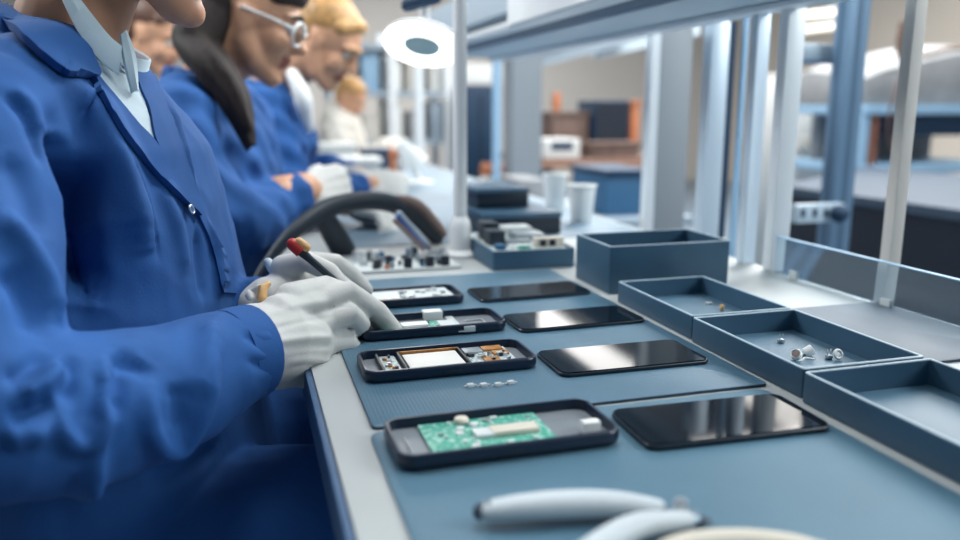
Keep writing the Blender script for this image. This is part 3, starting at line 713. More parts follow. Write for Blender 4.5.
FOLDS = [
    # forearm: hanging loops of cloth
    ([(108, 352), (101, 395), (88, 436), (74, 442), (62, 428), (60, 400)], .0055, .0085),
    ([(120, 352), (116, 400), (104, 450), (92, 470)], -.0050, .009),
    ([(72, 352), (66, 390), (58, 402)], -.004, .008),
    ([(100, 372), (90, 415), (80, 425)], -.0035, .006),
    ([(112, 400), (98, 455), (82, 503)], .0075, .011),
    ([(152, 372), (148, 425), (166, 450), (186, 444), (207, 400), (214, 350)], .0048, .010),
    ([(176, 380), (180, 425), (172, 436)], -.0035, .011),
    ([(215, 316), (205, 360), (190, 400)], .004, .012),
    ([(150, 360), (140, 366), (112, 352)], -.005, .010),
    ([(225, 440), (190, 466), (140, 480)], -.004, .012),
    ([(20, 402), (40, 388), (66, 362)], .005, .009), ([(6, 420), (30, 410), (52, 396)], -.005, .008),
    ([(3, 442), (25, 432), (50, 436)], .005, .010), ([(0, 380), (22, 372), (48, 350)], -.004, .008),
    ([(240, 330), (262, 345), (285, 350)], -.002, .007), ([(245, 360), (268, 366), (290, 366)], -.002, .006),
    # upper sleeve
    ([(0, 205), (20, 240), (45, 285), (55, 330)], .006, .012), ([(0, 262), (25, 300), (38, 340)], -.005, .012),
    ([(2, 92), (22, 112), (36, 142), (46, 172)], -.0030, .007), ([(8, 86), (30, 104), (44, 136)], .0022, .009),
    ([(0, 150), (25, 190), (40, 240)], -.003, .014),
    # body front
    ([(50, 72), (85, 105), (112, 150), (132, 205), (146, 262)], .0085, .018), ([(58, 125), (68, 170), (76, 230), (80, 285), (78, 310)], -.030, .020),
    ([(118, 150), (140, 190), (152, 232), (158, 262)], -.0022, .0024), ([(158, 180), (176, 225), (188, 280)], .003, .012),
    ([(205, 215), (214, 255), (218, 300)], .004, .009), ([(196, 225), (200, 262), (204, 305)], -.003, .008),
    ([(168, 100), (184, 150), (196, 190)], .003, .008),
]
FOLDS = [(l, a*2.0, max(.0025, w*.84)) for l, a, w in FOLDS]
folds(coat_me, FOLDS)
wrinkle(coat_me, .0018, 16, (1, .55, .8))
cbvh = bvh_of(coat_me)
coat = link_mesh('coat', coat_me, per, M['coat'])
def lay(name, left, right, off, thick, m, parent=per, label=None, nu=14, nv=36): 
    return patch(cbvh, left, right, off, thick, nu, nv).build(name, m, parent, label=label)
lay('shirt', [(84, 50), (97, 84), (122, 112), (153, 149)], [(122, 52), (132, 74), (141, 98), (156, 150)], .0035, .004, M['shirt'], label='pale shirt front in the collar opening')
# lapels and collar
lay('lapel', [(88, 76), (104, 106), (126, 142), (160, 182), (196, 216)], [(93, 77), (112, 100), (134, 126), (154, 149), (197, 215)], .0072, .006, M['coat'], coat, 'near lapel')
lay('lapel', [(121, 36), (136, 88), (146, 112), (155, 149), (196, 214)], [(127, 33), (147, 68), (164, 110), (181, 150), (199, 212)], .0062, .005, M['coat'], coat, 'far lapel')
lay('collar', [(-12, -16), (-8, 10), (22, 44), (57, 74), (74, 79)], [(58, -16), (66, 10), (79, 42), (88, 66), (94, 79)], .0105, .008, M['coat'], coat)
lay('placket', [(197, 216), (212, 250), (222, 292)], [(201, 213), (222, 250), (236, 294)], .003, .003, M['coat'], coat, nu=6)
p, nrm = hit(cbvh, 185, 211)
Tq = Matrix.Translation(p+nrm*.0072) @ nrm.to_track_quat('Z', 'Y').to_matrix().to_4x4()
bt = MB().torus((0, 0, 0), .0042, .0011, Tq, 24, 8).build('button', M['silver'], coat, label='silver snap button')
MB().lathe([(.0032, -.001), (.003, .0004), (.001, .0006)], T=Tq, n=16).build('button_center', M['coat'], bt)
# shirt collar: a band round the neck and two folded points
Tn = Matrix.Translation(neckb+Vector((.008, 0, -.030))) @ Matrix.Rotation(PH, 4, 'Z') @ Matrix.Rotation(.42, 4, 'Y')
MB().lathe([(.063, 0), (.060, .038), (.0585, .040), (.0565, .038), (.0585, 0)], T=Tn, n=40).build('shirt_collar', M['shirt'], per, label='pale shirt collar band')
def strip(name, A, B, thick, m, parent, label):
    A = smooth_line(A, 24); B = smooth_line(B, 24); mb = MB()
    n = (B[12]-A[12]).cross(A[23]-A[0]).normalized(); n = n if n.dot(CAM-A[12]) > 0 else -n
    loops_ = []
    for a, b in zip(A, B):
        m_ = a.lerp(b, .5)+n*.003
        loops_.append([a, m_, b, b-n*thick, m_-n*thick, a-n*thick])
    mb.loops(loops_); return mb.build(name, m, parent, label=label)
strip('shirt_collar', [P(60, -6, .862), P(80, 34, .852), P(98, 58, .846), P(119, 74, .846)], [P(72, -12, .872), P(92, 14, .862), P(110, 36, .856), P(122, 46, .856)], .004, M['shirt'], per, 'pale shirt collar point on the near side')
strip('shirt_collar', [P(121, 34, .870), P(125, 60, .856), P(133, 92, .846)], [P(127, 30, .880), P(136, 56, .866), P(139, 90, .850)], .004, M['shirt'], per, 'pale shirt collar point on the far side')
p, nrm = hit(cbvh, 119, 72)
Tq = Matrix.Translation(p+nrm*.0045) @ nrm.to_track_quat('Z', 'Y').to_matrix().to_4x4()
MB().lathe([(.0048, 0), (.0048, .0014), (.0038, .0018), (.003, .0012)], T=Tq, n=20).build('shirt_button', M['pale'], per)
# sleeve hem
dF = (wr_r-el_r).normalized()
MB().tube([wr_r+dF*-.026, wr_r+dF*-.012, wr_r+dF*.004], [.0440, .0448, .0446], 32).build('cuff', M['coat'], coat)

# right glove: fingers traced from the photo, each with its own bend
mb = MB()
W0 = P(252, 345, .765); W1 = P(282, 342, .787)
MC = [P(318, 302, .825), P(325, 322, .818), P(325, 345, .812), P(318, 368, .806)]
for i, m_ in enumerate(MC):
    wv = W1 + Vector((0, 0, 1))*((1.5-i)*.019)
    mb.tube([W0, wv, wv.lerp(m_, .6), m_], [.026, .0215, .0178, .0146], 14, (True, True))
mb.tube([W0, W1, P(300, 344, .80)], [.040, .040, .034], 18, (True, True))
mb.tube([P(290, 372, .792), P(318, 378, .80), P(334, 379, .81)], [.014, .0135, .011], 14, (True, True))
mb.tube([MC[0], P(348, 292, .842), P(378, 312, .850), P(394, 329, .846)], [.0140, .0132, .0118, .0092], 14, (True, True))          # index
mb.tube([MC[1], P(352, 314, .822), P(361, 324, .834), P(352, 332, .846)], [.0128, .0122, .0112, .0100], 14, (True, True))          # middle
mb.tube([MC[2], P(349, 343, .818), P(356, 353, .832), P(344, 358, .846)], [.0125, .0118, .0108, .0096], 14, (True, True))          # ring
mb.tube([MC[3], P(338, 370, .812), P(345, 380, .824), P(334, 384, .836)], [.0118, .0108, .0098, .0088], 14, (True, True))          # little
mb.tube([P(290, 300, .806), P(326, 289, .852), P(352, 296, .872), P(374, 316, .870), P(388, 328, .858)], [.018, .0150, .0125, .0112, .0088], 14, (True, True))   # thumb
mb.tube([P(318, 335, .822), P(336, 340, .828), P(346, 352, .834)], [.020, .019, .012], 14, (True, True))
gl_me = remesh(mb, .0022, 5, .5)
folds(gl_me, [([(268, 330), (300, 322), (335, 316)], -.0016, .003), ([(272, 343), (305, 338), (338, 336)], .0022, .0034), ([(276, 350), (306, 346), (336, 346)], -.0016, .003),
              ([(284, 362), (310, 359), (336, 362)], .0020, .0034), ([(288, 369), (310, 366), (334, 371)], -.0015, .003), ([(266, 315), (300, 305), (335, 300)], .0016, .004), ([(300, 318), (330, 308), (352, 306)], -.0012, .003),
              ([(352, 300), (368, 305), (380, 318)], .0012, .004)])
finish(gl_me, 'glove', M['glove'], per)
MB().tube(smooth_line([P(252, 299, .80), P(250, 294, .81), P(257, 290, .81), P(262, 287, .805)], 8), [.003, .0045, .005, .005, .0045, .005, .0045, .003], 10, (True, True)).build('glove_cuff', M['glove'], per)
MB().tube([P(268, 284, .80), P(263, 288, .797), P(262, 298, .79)], [.003, .005, .005], 10, (True, True)).build('glove_tag', M['yellow'], per, label='orange glove edging')
# left glove behind
mb = MB(); LW = P(268, 300, .905)
MCL = [P(314, 270, .945), P(308, 280, .94), P(300, 290, .935), P(294, 296, .925)]
for m_ in MCL: mb.tube([LW, LW.lerp(m_, .5), m_], [.026, .020, .0142], 14, (True, True))
mb.tube([P(256, 306, .905), LW], [.024, .027], 16, (True, True))
mb.tube([P(312, 263, .945), P(336, 264, .955), P(354, 277, .958), P(366, 290, .952)], [.0145, .0128, .0112, .0092], 14, (True, True))
mb.tube([MCL[1], P(326, 274, .935), P(342, 284, .930), P(352, 292, .925)], [.0128, .0118, .0105, .009], 14, (True, True))
mb.tube([MCL[2], P(320, 287, .925), P(334, 296, .92), P(330, 302, .915)], [.0122, .0115, .0105, .009], 14, (True, True))
mb.tube([MCL[3], P(312, 296, .915), P(322, 304, .912), P(316, 308, .91)], [.011, .0105, .0095, .0085], 14, (True, True))
mb.tube([P(284, 268, .92), P(306, 261, .905), P(330, 272, .895), P(340, 282, .89)], [.016, .0125, .011, .009], 14, (True, True))
finish(remesh(mb, .0024, 5, .5), 'glove', M['glove'], per)
MB().tube([P(268, 262, .93), P(277, 272, .92), P(284, 276, .915)], [.005, .009, .006], 12, (True, True)).build('glove_cuff', M['shirt'], per, label='loose cuff flap of the far glove')
for s in (-1, 1):
    q = Vector((CC[0]+.37, CC[1]+s*.13, FZ)); MB().quadbox((q.x-.06, q.y-.045, FZ), (q.x+.2, q.y+.045, FZ+.07), None, .8).build('shoe', M['shoe'], per, bevel=.015)
stool(-.17, .93, 'black round work stool under the nearest seated worker')

# ---- other workers
def worker(c, phi, head_c, hyaw, hpitch, arm_r, arm_l, label, hair_m, skin, glasses=False, coat_m=None, vox=.007, hair_extra=(), group='seated workers in blue coats', gl=True, coat_extra=(), shirt=None, gloves=((), ()), stl=None, dz=0, lean=0, hs=1):
    c3 = Vector((c[0], c[1], FZ))
    per = empty('person', c3, label, 'person', group)
    T = rot_head(head_c, hyaw, hpitch) @ Matrix.Scale(hs, 4); Fd, Ld = frame_dir(phi)
    nb = Vector((c[0], c[1], .30+dz)) + Fd*.0
    seated_body(per, c, phi, T, nb, [arm_r, arm_l], skin, dz=dz, vox=vox, lean=lean)
    head_children(per, T, hair_m, hair_m)
    mb = MB(); mb.ball((-.030, 0, .062), (.098, .083, .078), 20, T); mb.ball((-.065, 0, .01), (.060, .074, .080), 16, T)
    if not glasses: mb.tube([T @ Vector((.030, -.058, .070)), T @ Vector((.050, -.02, .092)), T @ Vector((.050, .02, .092)), T @ Vector((.030, .058, .070))], [.020, .022, .022, .020], 12, (True, True))
    else: mb.tube([T @ Vector((.040, -.060, .066)), T @ Vector((.066, -.028, .078)), T @ Vector((.070, 0, .080)), T @ Vector((.066, .028, .078)), T @ Vector((.040, .060, .066))], [.020, .022, .022, .022, .020], 12, (True, True))
    for pts, rad in hair_extra: limb(mb, pts, rad, 16)
    finish(remesh(mb, .0045, 1), 'hair', hair_m, per)
    mb = MB()
    torso_rings(mb, c, phi, [(z+dz, a0-lean*min(1, max(0, (.08-z)/.10)), a1, a2, a3) for z, a0, a1, a2, a3 in [(-.335, .02, .215, .17, 0), (-.2, .012, .21, .158, 0), (-.06, .006, .196, .142, 0), (.06, .002, .188, .132, 0), (.15, 0, .184, .12, 0), (.21, 0, .17, .105, .004), (.25, -.002, .145, .092, .010), (.280, -.006, .092, .076, .016), (.305, -.012, .062, .062, .020)]])
    for arm in (arm_r, arm_l):
        sh = arm[0]; n0 = Vector((c[0], c[1], .262+dz)); limb(mb, [n0, n0.lerp(sh, .55)+Vector((0, 0, .012)), sh], [.056, .060, .068])
        e = arm[-1]; pre = arm[-2]; end = e - (e-pre).normalized()*.035
        limb(mb, list(arm[:-1])+[end], [.072, .068, .064, .055, .044], 22, (True, False))
    for pts, rad in coat_extra: limb(mb, pts, rad, 16)
    me = remesh(mb, .006, 6, .5)
    wrinkle(me, .005, 12, (1, .6, .8))
    V = coords(me); N = normals(me)
    D = .003*np.sin(V[:, 0]*70+V[:, 2]*55+V[:, 1]*20)*np.sin(V[:, 2]*38-V[:, 0]*31)+.003*np.sin(V[:, 1]*85+V[:, 2]*60)
    me.vertices.foreach_set('co', (V+N*D[:, None]).ravel()); me.update()
    ct = link_mesh('coat', me, per, coat_m or M['coat'])
    col = MB(); col.lathe([(.060, 0), (.075, -.012), (.085, -.03), (.078, -.032), (.066, -.016), (.054, -.004)], T=Matrix.Translation(nb+Vector((0, 0, .012))) @ Matrix.Rotation(phi, 4, 'Z') @ Matrix.Rotation(.25, 4, 'Y'), n=28); col.build('collar', coat_m or M['coat'], ct)
    if shirt: 
        mb = MB(); limb(mb, shirt[0], shirt[1], 14); finish(remesh(mb, .005, 3), 'shirt', M['white'], per)
    for i, g in enumerate(gloves):
        if g: finish(remesh(hand_glove(*g), .004, 4), 'glove', M['glove'], per)
    if glasses:
        gt = MB()
        for s in (-1, 1):
            Tt = T @ Matrix.Translation((.098, s*.034, .002)) @ Matrix.Rotation(s*.22, 4, 'Z') @ Matrix.Rotation(PI/2, 4, 'Y') @ Matrix.Diagonal((.85, 1.25, 1, 1))
            gt.torus((0, 0, 0), .029, .0034, Tt, 28, 8)
            gt.tube([T @ Vector((.092, s*.064, .008)), T @ Vector((.04, s*.078, .012)), T @ Vector((-.02, s*.086, .012))], [.0025]*3, 8, (True, True))
        gt.tube([T @ Vector((.108, -.010, .006)), T @ Vector((.112, 0, .01)), T @ Vector((.108, .010, .006))], .0022, 8, (True, True))
        go = gt.build('glasses', M['white'], per, label='clear-framed safety glasses')
        for s in (-1, 1):
            Tt = T @ Matrix.Translation((.098, s*.034, .002)) @ Matrix.Rotation(s*.22, 4, 'Z') @ Matrix.Rotation(PI/2, 4, 'Y') @ Matrix.Diagonal((.85, 1.25, 1, 1))
            MB().lathe([(.0285, -.0006), (.0285, .0006)], T=Tt, n=28).build('lens', M['lensclear'], go)
    for s in (-1, 1):
        q = Vector((c[0]+.37-lean, c[1]+s*.13, FZ)); MB().quadbox((q.x-.06, q.y-.045, FZ), (q.x+.2, q.y+.045, FZ+.07), None, .8).build('shoe', M['shoe'], per, bevel=.015)
    if stl: stool(c[0]-.01-lean, c[1], stl)
    return per
CURL = [(.5, .5, .3), (.7, .7, .4), (.8, .8, .4), (.8, .8, .4)]
w2 = P(312, 190, 1.64)
STR = [([P(218, 16, 1.60), P(198, 38, 1.57)], [.056, .046])]
for k in range(9):
    dx, dy, dY = rr.uniform(-16, 12), rr.uniform(-5, 5), rr.uniform(-.02, .02)
    STR.append(([P(212+dx*.8, 20+dy, 1.59+dY), P(199+dx, 42+dy, 1.57+dY), P(216+dx, 66+dy*1.5, 1.505+dY*.5), P(236+dx*.8, 96+dy*2, 1.48+dY*.4), P(251+dx*.35, 138+dy*3, 1.46+dY*.3)], [.022, .021, .017, .013, .004]))
worker((-.055, 1.66), -.25, P(255, 20, 1.60), -.14, .36,
       [Vector((-.105, 1.49, .225)), Vector((-.09, 1.45, .13)), P(236, 222, 1.46), P(268, 208, 1.56), w2], [Vector((.0, 1.83, .22)), Vector((.02, 1.86, .1)), Vector((.06, 1.82, .06)), Vector((.13, 1.75, .06)), Vector((.20, 1.68, .05))],
       'worker in blue coat with dark tied-back hair and clear safety glasses', M['hair_dark'], M['skin_tan'], True,
       hair_extra=STR,
       gloves=((w2, Vector((.62, .5, .10)), Vector((.35, -.75, .55)), 1, CURL), (Vector((.20, 1.68, .05)), Vector((.8, -.45, -.25)), Vector((.3, .2, .9)), 1, CURL)), stl='black round work stool under the worker with dark hair', lean=.06, hs=.86)
o2 = bpy.data.objects['person.001']
MB().tube([P(281, 197, 1.585), P(303, 191, 1.63)], [.041, .037], 18, (True, True)).build('wrist_band', M['skin_tan'], o2, label='bare tan wrist between sleeve and glove')
w3 = P(372, 184, 2.24)
worker((.085, 2.34), -.2, P(328, 43, 2.22), -.45, .62,
       [Vector((.06, 2.16, .235)), Vector((.08, 2.11, .13)), P(300, 196, 2.1), P(340, 190, 2.18), w3], [Vector((.12, 2.53, .22)), Vector((.15, 2.55, .1)), Vector((.18, 2.5, .06)), Vector((.26, 2.44, .06)), Vector((.33, 2.38, .05))],
       'third worker in a blue coat with short fair hair, head bowed, beyond the dark-haired worker', M['hair_blond'], M['skin_tan'], False,
       shirt=([P(292, 74, 2.13), P(302, 96, 2.11), P(309, 128, 2.13)], [.016, .024, .014]),
       gloves=((w3, Vector((.85, .3, -.05)), Vector((.2, -.8, .55)), 1, CURL), (Vector((.33, 2.38, .05)), Vector((.8, -.45, -.25)), Vector((.3, .2, .9)), 1, CURL)), stl='black round work stool under the fair-haired worker', lean=.20, hs=.88)
cx4 = P(351, 98, 4.5)
worker((cx4.x-.05, 4.55), -.3, Vector((cx4.x, 4.5, cx4.z+.0)), -.6, .5, [Vector((cx4.x-.1, 4.38, .02+.10)), Vector((cx4.x-.08, 4.32, 0)), Vector((cx4.x, 4.32, -.08)), Vector((cx4.x+.12, 4.4, .0)), Vector((cx4.x+.2, 4.45, .05))],
       [Vector((cx4.x+.0, 4.74, .12)), Vector((cx4.x+.03, 4.76, 0)), Vector((cx4.x+.06, 4.7, -.08)), Vector((cx4.x+.15, 4.65, 0)), Vector((cx4.x+.22, 4.6, .05))],
       'small far worker in a pale coat at the far end of the row of workers', M['hair_blond'], M['skin_tan'], coat_m=M['cream'], vox=.010, dz=-.04, group=None, hs=.82, gloves=((Vector((cx4.x+.2, 4.45, .05)), Vector((.9, .3, -.1)), Vector((.2, -.8, .5)), 1, CURL), ()))
cx5 = P(156, 42, 3.1)
worker((cx5.x-.1, 3.15), -.2, Vector((cx5.x, 3.12, cx5.z+.02)), -.5, .45, [Vector((cx5.x-.15, 2.97, .27)), Vector((cx5.x-.14, 2.93, .15)), Vector((cx5.x-.1, 2.92, .05)), Vector((cx5.x+.0, 3.0, .06)), Vector((cx5.x+.1, 3.05, .08))],
       [Vector((cx5.x-.08, 3.34, .27)), Vector((cx5.x-.05, 3.36, .15)), Vector((cx5.x, 3.32, .05)), Vector((cx5.x+.1, 3.25, .06)), Vector((cx5.x+.2, 3.2, .08))],
       'blurred brown-haired worker glimpsed behind the nearest worker', M['hair_brown'], M['skin_tan'], vox=.010, dz=.04, group=None)

# ------------------------------------------------------------------ overhead shelf, posts, guard
t = empty('overhead_shelf', (.64, 1.4, .40), 'white overhead shelf with a metal lip running above the rear of the bench', 'shelf')
MB().quadbox((.502, .45, .44), (.80, 1.50, .455)).build('board', M['shelf'], t, bevel=.002)
MB().quadbox((.494, .45, .402), (.502, 1.50, .62)).build('front_panel', M['shelf'], t, bevel=.001, label='white front panel')
MB().quadbox((.500, .45, .398), (.540, 2.45, .412)).build('lip', M['shelf_lip'], t, bevel=.002)
MB().quadbox((.541, .45, .403), (.612, 2.45, .415)).build('channel', M['shelf_dark'], t, bevel=.002, label='dark blue channel')
MB().quadbox((.613, .45, .399), (.78, 2.45, .413)).build('underside_plate', M['shelf_under'], t, bevel=.002)
MB().quadbox((.745, .45, .389), (.785, 2.45, .398)).build('rear_rail', M['shelf_lip'], t, bevel=.002)
MB().quadbox((.502, 1.51, .43), (.80, 2.45, .50)).build('rear_box', M['shelf_under'], t, bevel=.003)
def post(name, px0, px1, pyb, Y, depth, ztop, m, label, cat='post', slots=True, group='upright posts behind the bench', zb=FZ, prof=None):
    a, b = P(px0, pyb, Y), P(px1, pyb, Y); w_ = b.x-a.x
    t = empty(name, ((a.x+b.x)/2, Y+depth/2, zb), label, cat, group)
    cx = (a.x+b.x)/2
    MB().quadbox((cx-w_/2, Y, zb), (cx+w_/2, Y+depth, ztop)).build('profile', m, t, bevel=min(.004, w_/8))
    if slots:
        MB().quadbox((cx-w_*.12, Y-.0015, zb+.05), (cx+w_*.12, Y+.002, ztop-.01)).build('slot', M['slot'], t)
        MB().quadbox((cx-w_/2-.0015, Y+depth*.38, zb+.05), (cx-w_/2+.002, Y+depth*.62, ztop-.01)).build('slot', M['slot'], t)
    return t
post('upright_post', 657, 688, 150, 1.62, .03, .43, M['postgrey'], 'wide grey aluminium post with its lit edge painted pale, behind the tall dark tray', slots=False)
MB().quadbox((P(649, 150, 1.60).x, 1.605, FZ), (P(657.5, 150, 1.60).x, 1.63, .43)).build('edge_strip', M['alu_white'], bpy.data.objects['upright_post'], label='pale strip for the lit left side')  # pale strip paints the light on the left side of the post
post('upright_post', 706, 724, 150, 1.30, .03, .40, M['alu'], 'grey-blue aluminium post second from the left of the near posts', slots=False)
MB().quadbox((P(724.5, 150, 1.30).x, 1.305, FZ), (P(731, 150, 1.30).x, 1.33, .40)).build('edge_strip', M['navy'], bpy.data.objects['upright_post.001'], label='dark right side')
post('upright_post', 750, 763, 150, 1.10, .018, .40, M['alu'], 'slim bright aluminium post in the middle of the near posts', slots=False, zb=.0005)
post('upright_post', 779, 797, 150, 1.035, .022, .40, M['alu_white'], 'pale square aluminium post nearest the bench edge, holding the shelf end', slots=False, zb=.0005)
post('upright_post', 838, 858, 150, 1.62, .05, 1.2, M['alu_blue'], 'blue steel post beyond the bench, right of the shelf end', slots=True)
post('upright_post', 901, 913, 150, .845, .018, .9, M['alu_warm'], 'slim beige post standing at the clear guard on the right', slots=False)
post('cable_conduit', 737, 742, 150, 1.20, .008, .40, M['sky'], 'thin pale blue conduit beside the slim bright post', 'conduit', False, None)
post('far_post', 512, 542, 120, 3.2, .12, 1.6, M['postgrey'], 'broad grey post in the background right of the white lamp pole', slots=False, group='far posts')
post('far_post', 494, 501, 120, 3.1, .03, 1.6, M['sky'], 'thin blue post in the background just right of the white lamp pole', slots=False, group='far posts')
post('far_post', 416, 424, 120, 3.75, .04, .55, M['alu_white'], 'pale far post left of the white lamp pole, below the ring light', slots=False, group='far posts')
# bracket on blue post
t = empty('rail_bracket', P(815, 212, 1.60), 'perforated grey bracket with a knob on the blue steel post', 'bracket')
a, b = P(797, 205, 1.58), P(842, 221, 1.58)
MB().quadbox((a.x, 1.575, b.z), (b.x, 1.60, a.z)).build('plate', M['shelf_under'], t, bevel=.002)
for px in (803, 815, 826): q = P(px, 213, 1.574); MB().quadbox((q.x-.005, 1.572, q.z-.010), (q.x+.005, 1.577, q.z+.010)).build('hole', M['navy'], t)
q = P(841, 214, 1.56); MB().ball((q.x, 1.565, q.z), .022, 14).build('knob', M['navy'], t)
# horizontal rail behind
t = empty('cross_rail', P(830, 50, 1.7), 'grey horizontal rail joining the posts below the shelf end', 'rail')
a, b = P(795, 44, 1.7), P(858, 62, 1.7)
MB().quadbox((a.x, 1.675, b.z), (b.x, 1.71, a.z)).build('beam', M['alu_grey'], t, bevel=.003)
MB().quadbox((a.x, 1.672, b.z-.006), (b.x, 1.71, b.z+.0005)).build('lower_edge', M['teal'], t)
# guard
t = empty('clear_guard', (.776, .75, 0), 'low clear acrylic guard standing along the rear edge of the bench', 'guard')
MB().quadbox((.774, .45, .0006), (.7775, 1.03, .056)).build('panel', M['acry'], t, bevel=.0005)
MB().quadbox((.7725, .45, .0562), (.779, 1.03, .0575)).build('top_edge', M['sky'], t)
for y in (.60, .80, .98): MB().quadbox((.7685, y-.008, .0004), (.7735, y+.008, .012)).build('foot', M['pale'], t)

# ------------------------------------------------------------------ things further along the bench and behind it
def cup(px0, px1, pt, pb, label):
    c = G((px0+px1)/2, pb, 0); k = c.y; a, b = P(px0, pt, k), P(px1, pt, k); r = (b.x-a.x)/2; h = a.z
    t = empty('white_container', c, label, 'container', 'white containers on the bench')
    MB().lathe([(r*.70, .002), (r*.76, .005), (r*.98, h*.93), (r, h), (r*.93, h), (r*.9, h*.92), (r*.68, .006), (0, .006)], c=(c.x, c.y, 0)).build('body', M['white'], t)
    MB().torus((c.x, c.y, h*.97), r*.99, .0025).build('rim', M['pale'], t)
cup(543, 566, 174, 213, 'white plastic container on the bench, the left and farther of two')
cup(568, 594, 185, 223, 'white plastic container on the bench, the right and nearer of two')
for i, (x0, x1, y0, y1, z0, h, lab) in enumerate([(.44, .60, 1.47, 1.66, .002, .045, 'lower dark case of a stack behind the circuit-board tray'), (.45, .56, 1.55, 1.72, .0475, .04, 'upper dark case of a stack behind the circuit-board tray')]):
    t = empty('equipment_case', ((x0+x1)/2, (y0+y1)/2, z0), lab, 'case', 'stacked dark cases')
    MB().quadbox((x0, y0, z0), (x1, y1, z0+h*.75)).build('body', M['black'], t, bevel=.003)
    MB().quadbox((x0-.002, y0-.002, z0+h*.76), (x1+.002, y1+.002, z0+h)).build('lid', M['bin'], t, bevel=.003)
def bgbox(name, x0, y0, x1, y1, Y, depth, m, label, cat, extra=None, group=None, bevel=.006, legs_to=None):
    a, b = P(x0, y0, Y), P(x1, y1, Y); A = P(x0, (y0+y1)/2, Y); B = P(x1, (y0+y1)/2, Y)
    lo, hi = (A.x, Y, b.z), (B.x, Y+depth, a.z)
    t = empty(name, ((lo[0]+hi[0])/2, Y+depth/2, lo[2]), label, cat, group)
    MB().quadbox(lo, hi).build('body', M[m], t, bevel=bevel)
    if extra: extra(t, lo, hi)
    if legs_to is not None:
        for x in (lo[0]+.04, hi[0]-.04):
            for y in (lo[1]+.04, hi[1]-.04): MB().quadbox((x-.02, y-.02, legs_to), (x+.02, y+.02, lo[2]+.005)).build('leg', M['steel_leg'], t)
    return t
def lidded(m):
    def f(t, lo, hi): MB().quadbox((lo[0]-.01, lo[1]-.01, hi[2]+.0005), (hi[0]+.01, hi[1]+.01, hi[2]+.02)).build('lid', M[m], t, bevel=.003)
    return f
# parts at the far end of the same bench
def shade(t, lo, hi): pass
t = empty('desk_lamp', G(408, 185, 0.002), 'small white desk lamp with a cone shade on the bench left of the white pole', 'lamp')
q = G(404, 200, 0); k = 2.6; a = P(407, 152, k)
MB().lathe([(.055, -.045), (.015, .03), (.010, .036), (0, .037)], T=Matrix.Translation(a) @ Matrix.Rotation(-.45, 4, 'Y')).build('shade', M['pale'], t)
MB().tube([Vector((a.x+.01, k, a.z-.01)), Vector((a.x+.04, k, 0.013))], .008, 12).build('stem', M['white'], t)
MB().lathe([(.045, .002), (.045, .009), (.012, .015)], c=(a.x+.04, k, 0)).build('base', M['white'], t)
q = P(393, 156, 2.6)
o = MB().tube([(q.x, 2.6, .002), (q.x, 2.6, q.z-.02), (q.x, 2.6, q.z+.008)], [.022, .012, .016], 14, (False, True)).build('orange_knob_bottle', M['orange']); tag(o, 'small bottle with an orange top beside the white desk lamp', 'bottle')
def monitor(t, lo, hi): MB().quadbox((lo[0]+.01, lo[1]-.004, lo[2]+.02), (hi[0]-.01, lo[1]-.0005, hi[2]-.01)).build('screen', M['dark'], t)
for (nm, x0, y0, x1, y1, Y, d, m, lab, cat) in [
    ('white_carton', 345, 176, 380, 192, 2.75, .12, 'paper', 'low pale carton on the bench beyond the third worker', 'box'),
    ('dark_carton', 365, 146, 392, 160, 3.3, .15, 'navy', 'small dark blue box at the far end of the bench', 'box'),
    ('pale_carton', 322, 152, 356, 170, 3.4, .15, 'paper', 'pale box at the far end of the bench behind the third worker', 'box'),
]:
    t = bgbox(nm, x0, y0, x1, y1, Y, d, m, lab, cat, lidded(m))
    ob = [c for c in t.children][0]
    # rest it on the bench
    zmin = t.location.z
    t.location.z = .002
# back shelving, left of pole
t = empty('storage_rack', P(400, 120, 5.4)*1.0, 'pale metal storage rack standing far behind the lamp', 'rack'); t.location.z = FZ
xa, xb = P(335, 110, 5.4).x, P(448, 110, 5.4).x
for x in (xa, (xa+xb)/2, xb):
    for y in (5.4, 5.8): MB().quadbox((x-.025, y-.025, FZ), (x+.025, y+.025, .75)).build('upright', M['alu_white'], t)
for z in (-.4, 0, .32, .62): MB().quadbox((xa, 5.38, z), (xb, 5.82, z+.035)).build('shelf_board', M['alu_grey'], t)
cols = ['paper', 'teal', 'alu_grey', 'cream', 'navy', 'brown', 'paper', 'sky', 'cream', 'grey_obj']
names = {'paper': ('white', 'white'), 'teal': ('blue', 'blue'), 'alu_grey': ('grey', 'grey'), 'cream': ('cream', 'cream'), 'navy': ('dark_blue', 'dark blue'), 'brown': ('brown', 'brown'), 'sky': ('pale_blue', 'pale blue'), 'grey_obj': ('grey', 'mottled grey'), 'orange': ('orange', 'orange'), 'dark': ('black', 'black')}
wd = (xb-xa)/5
for si, z in ((0, .036), (1, .356)):
    for k in range(5):
        m = cols[(k*3+si*4) % len(cols)]; x = xa+.04+k*wd; h = [.2, .14, .23, .17, .24][(k+si) % 5]
        t = empty('storage_box', (x+wd*.35, 5.6, z), '%s storage box on the %s shelf of the far rack, %s from left' % (names[m][1], ['lower', 'upper'][si], ['first', 'second', 'third', 'fourth', 'fifth'][k]), 'box', 'boxes on the far rack')
        MB().quadbox((x, 5.44, z), (x+wd*.72, 5.74, z+h)).build('body', M[m], t, bevel=.005)
        MB().quadbox((x-.004, 5.435, z+h+.0005), (x+wd*.72+.004, 5.745, z+h+.015)).build('lid', M[m], t, bevel=.003)
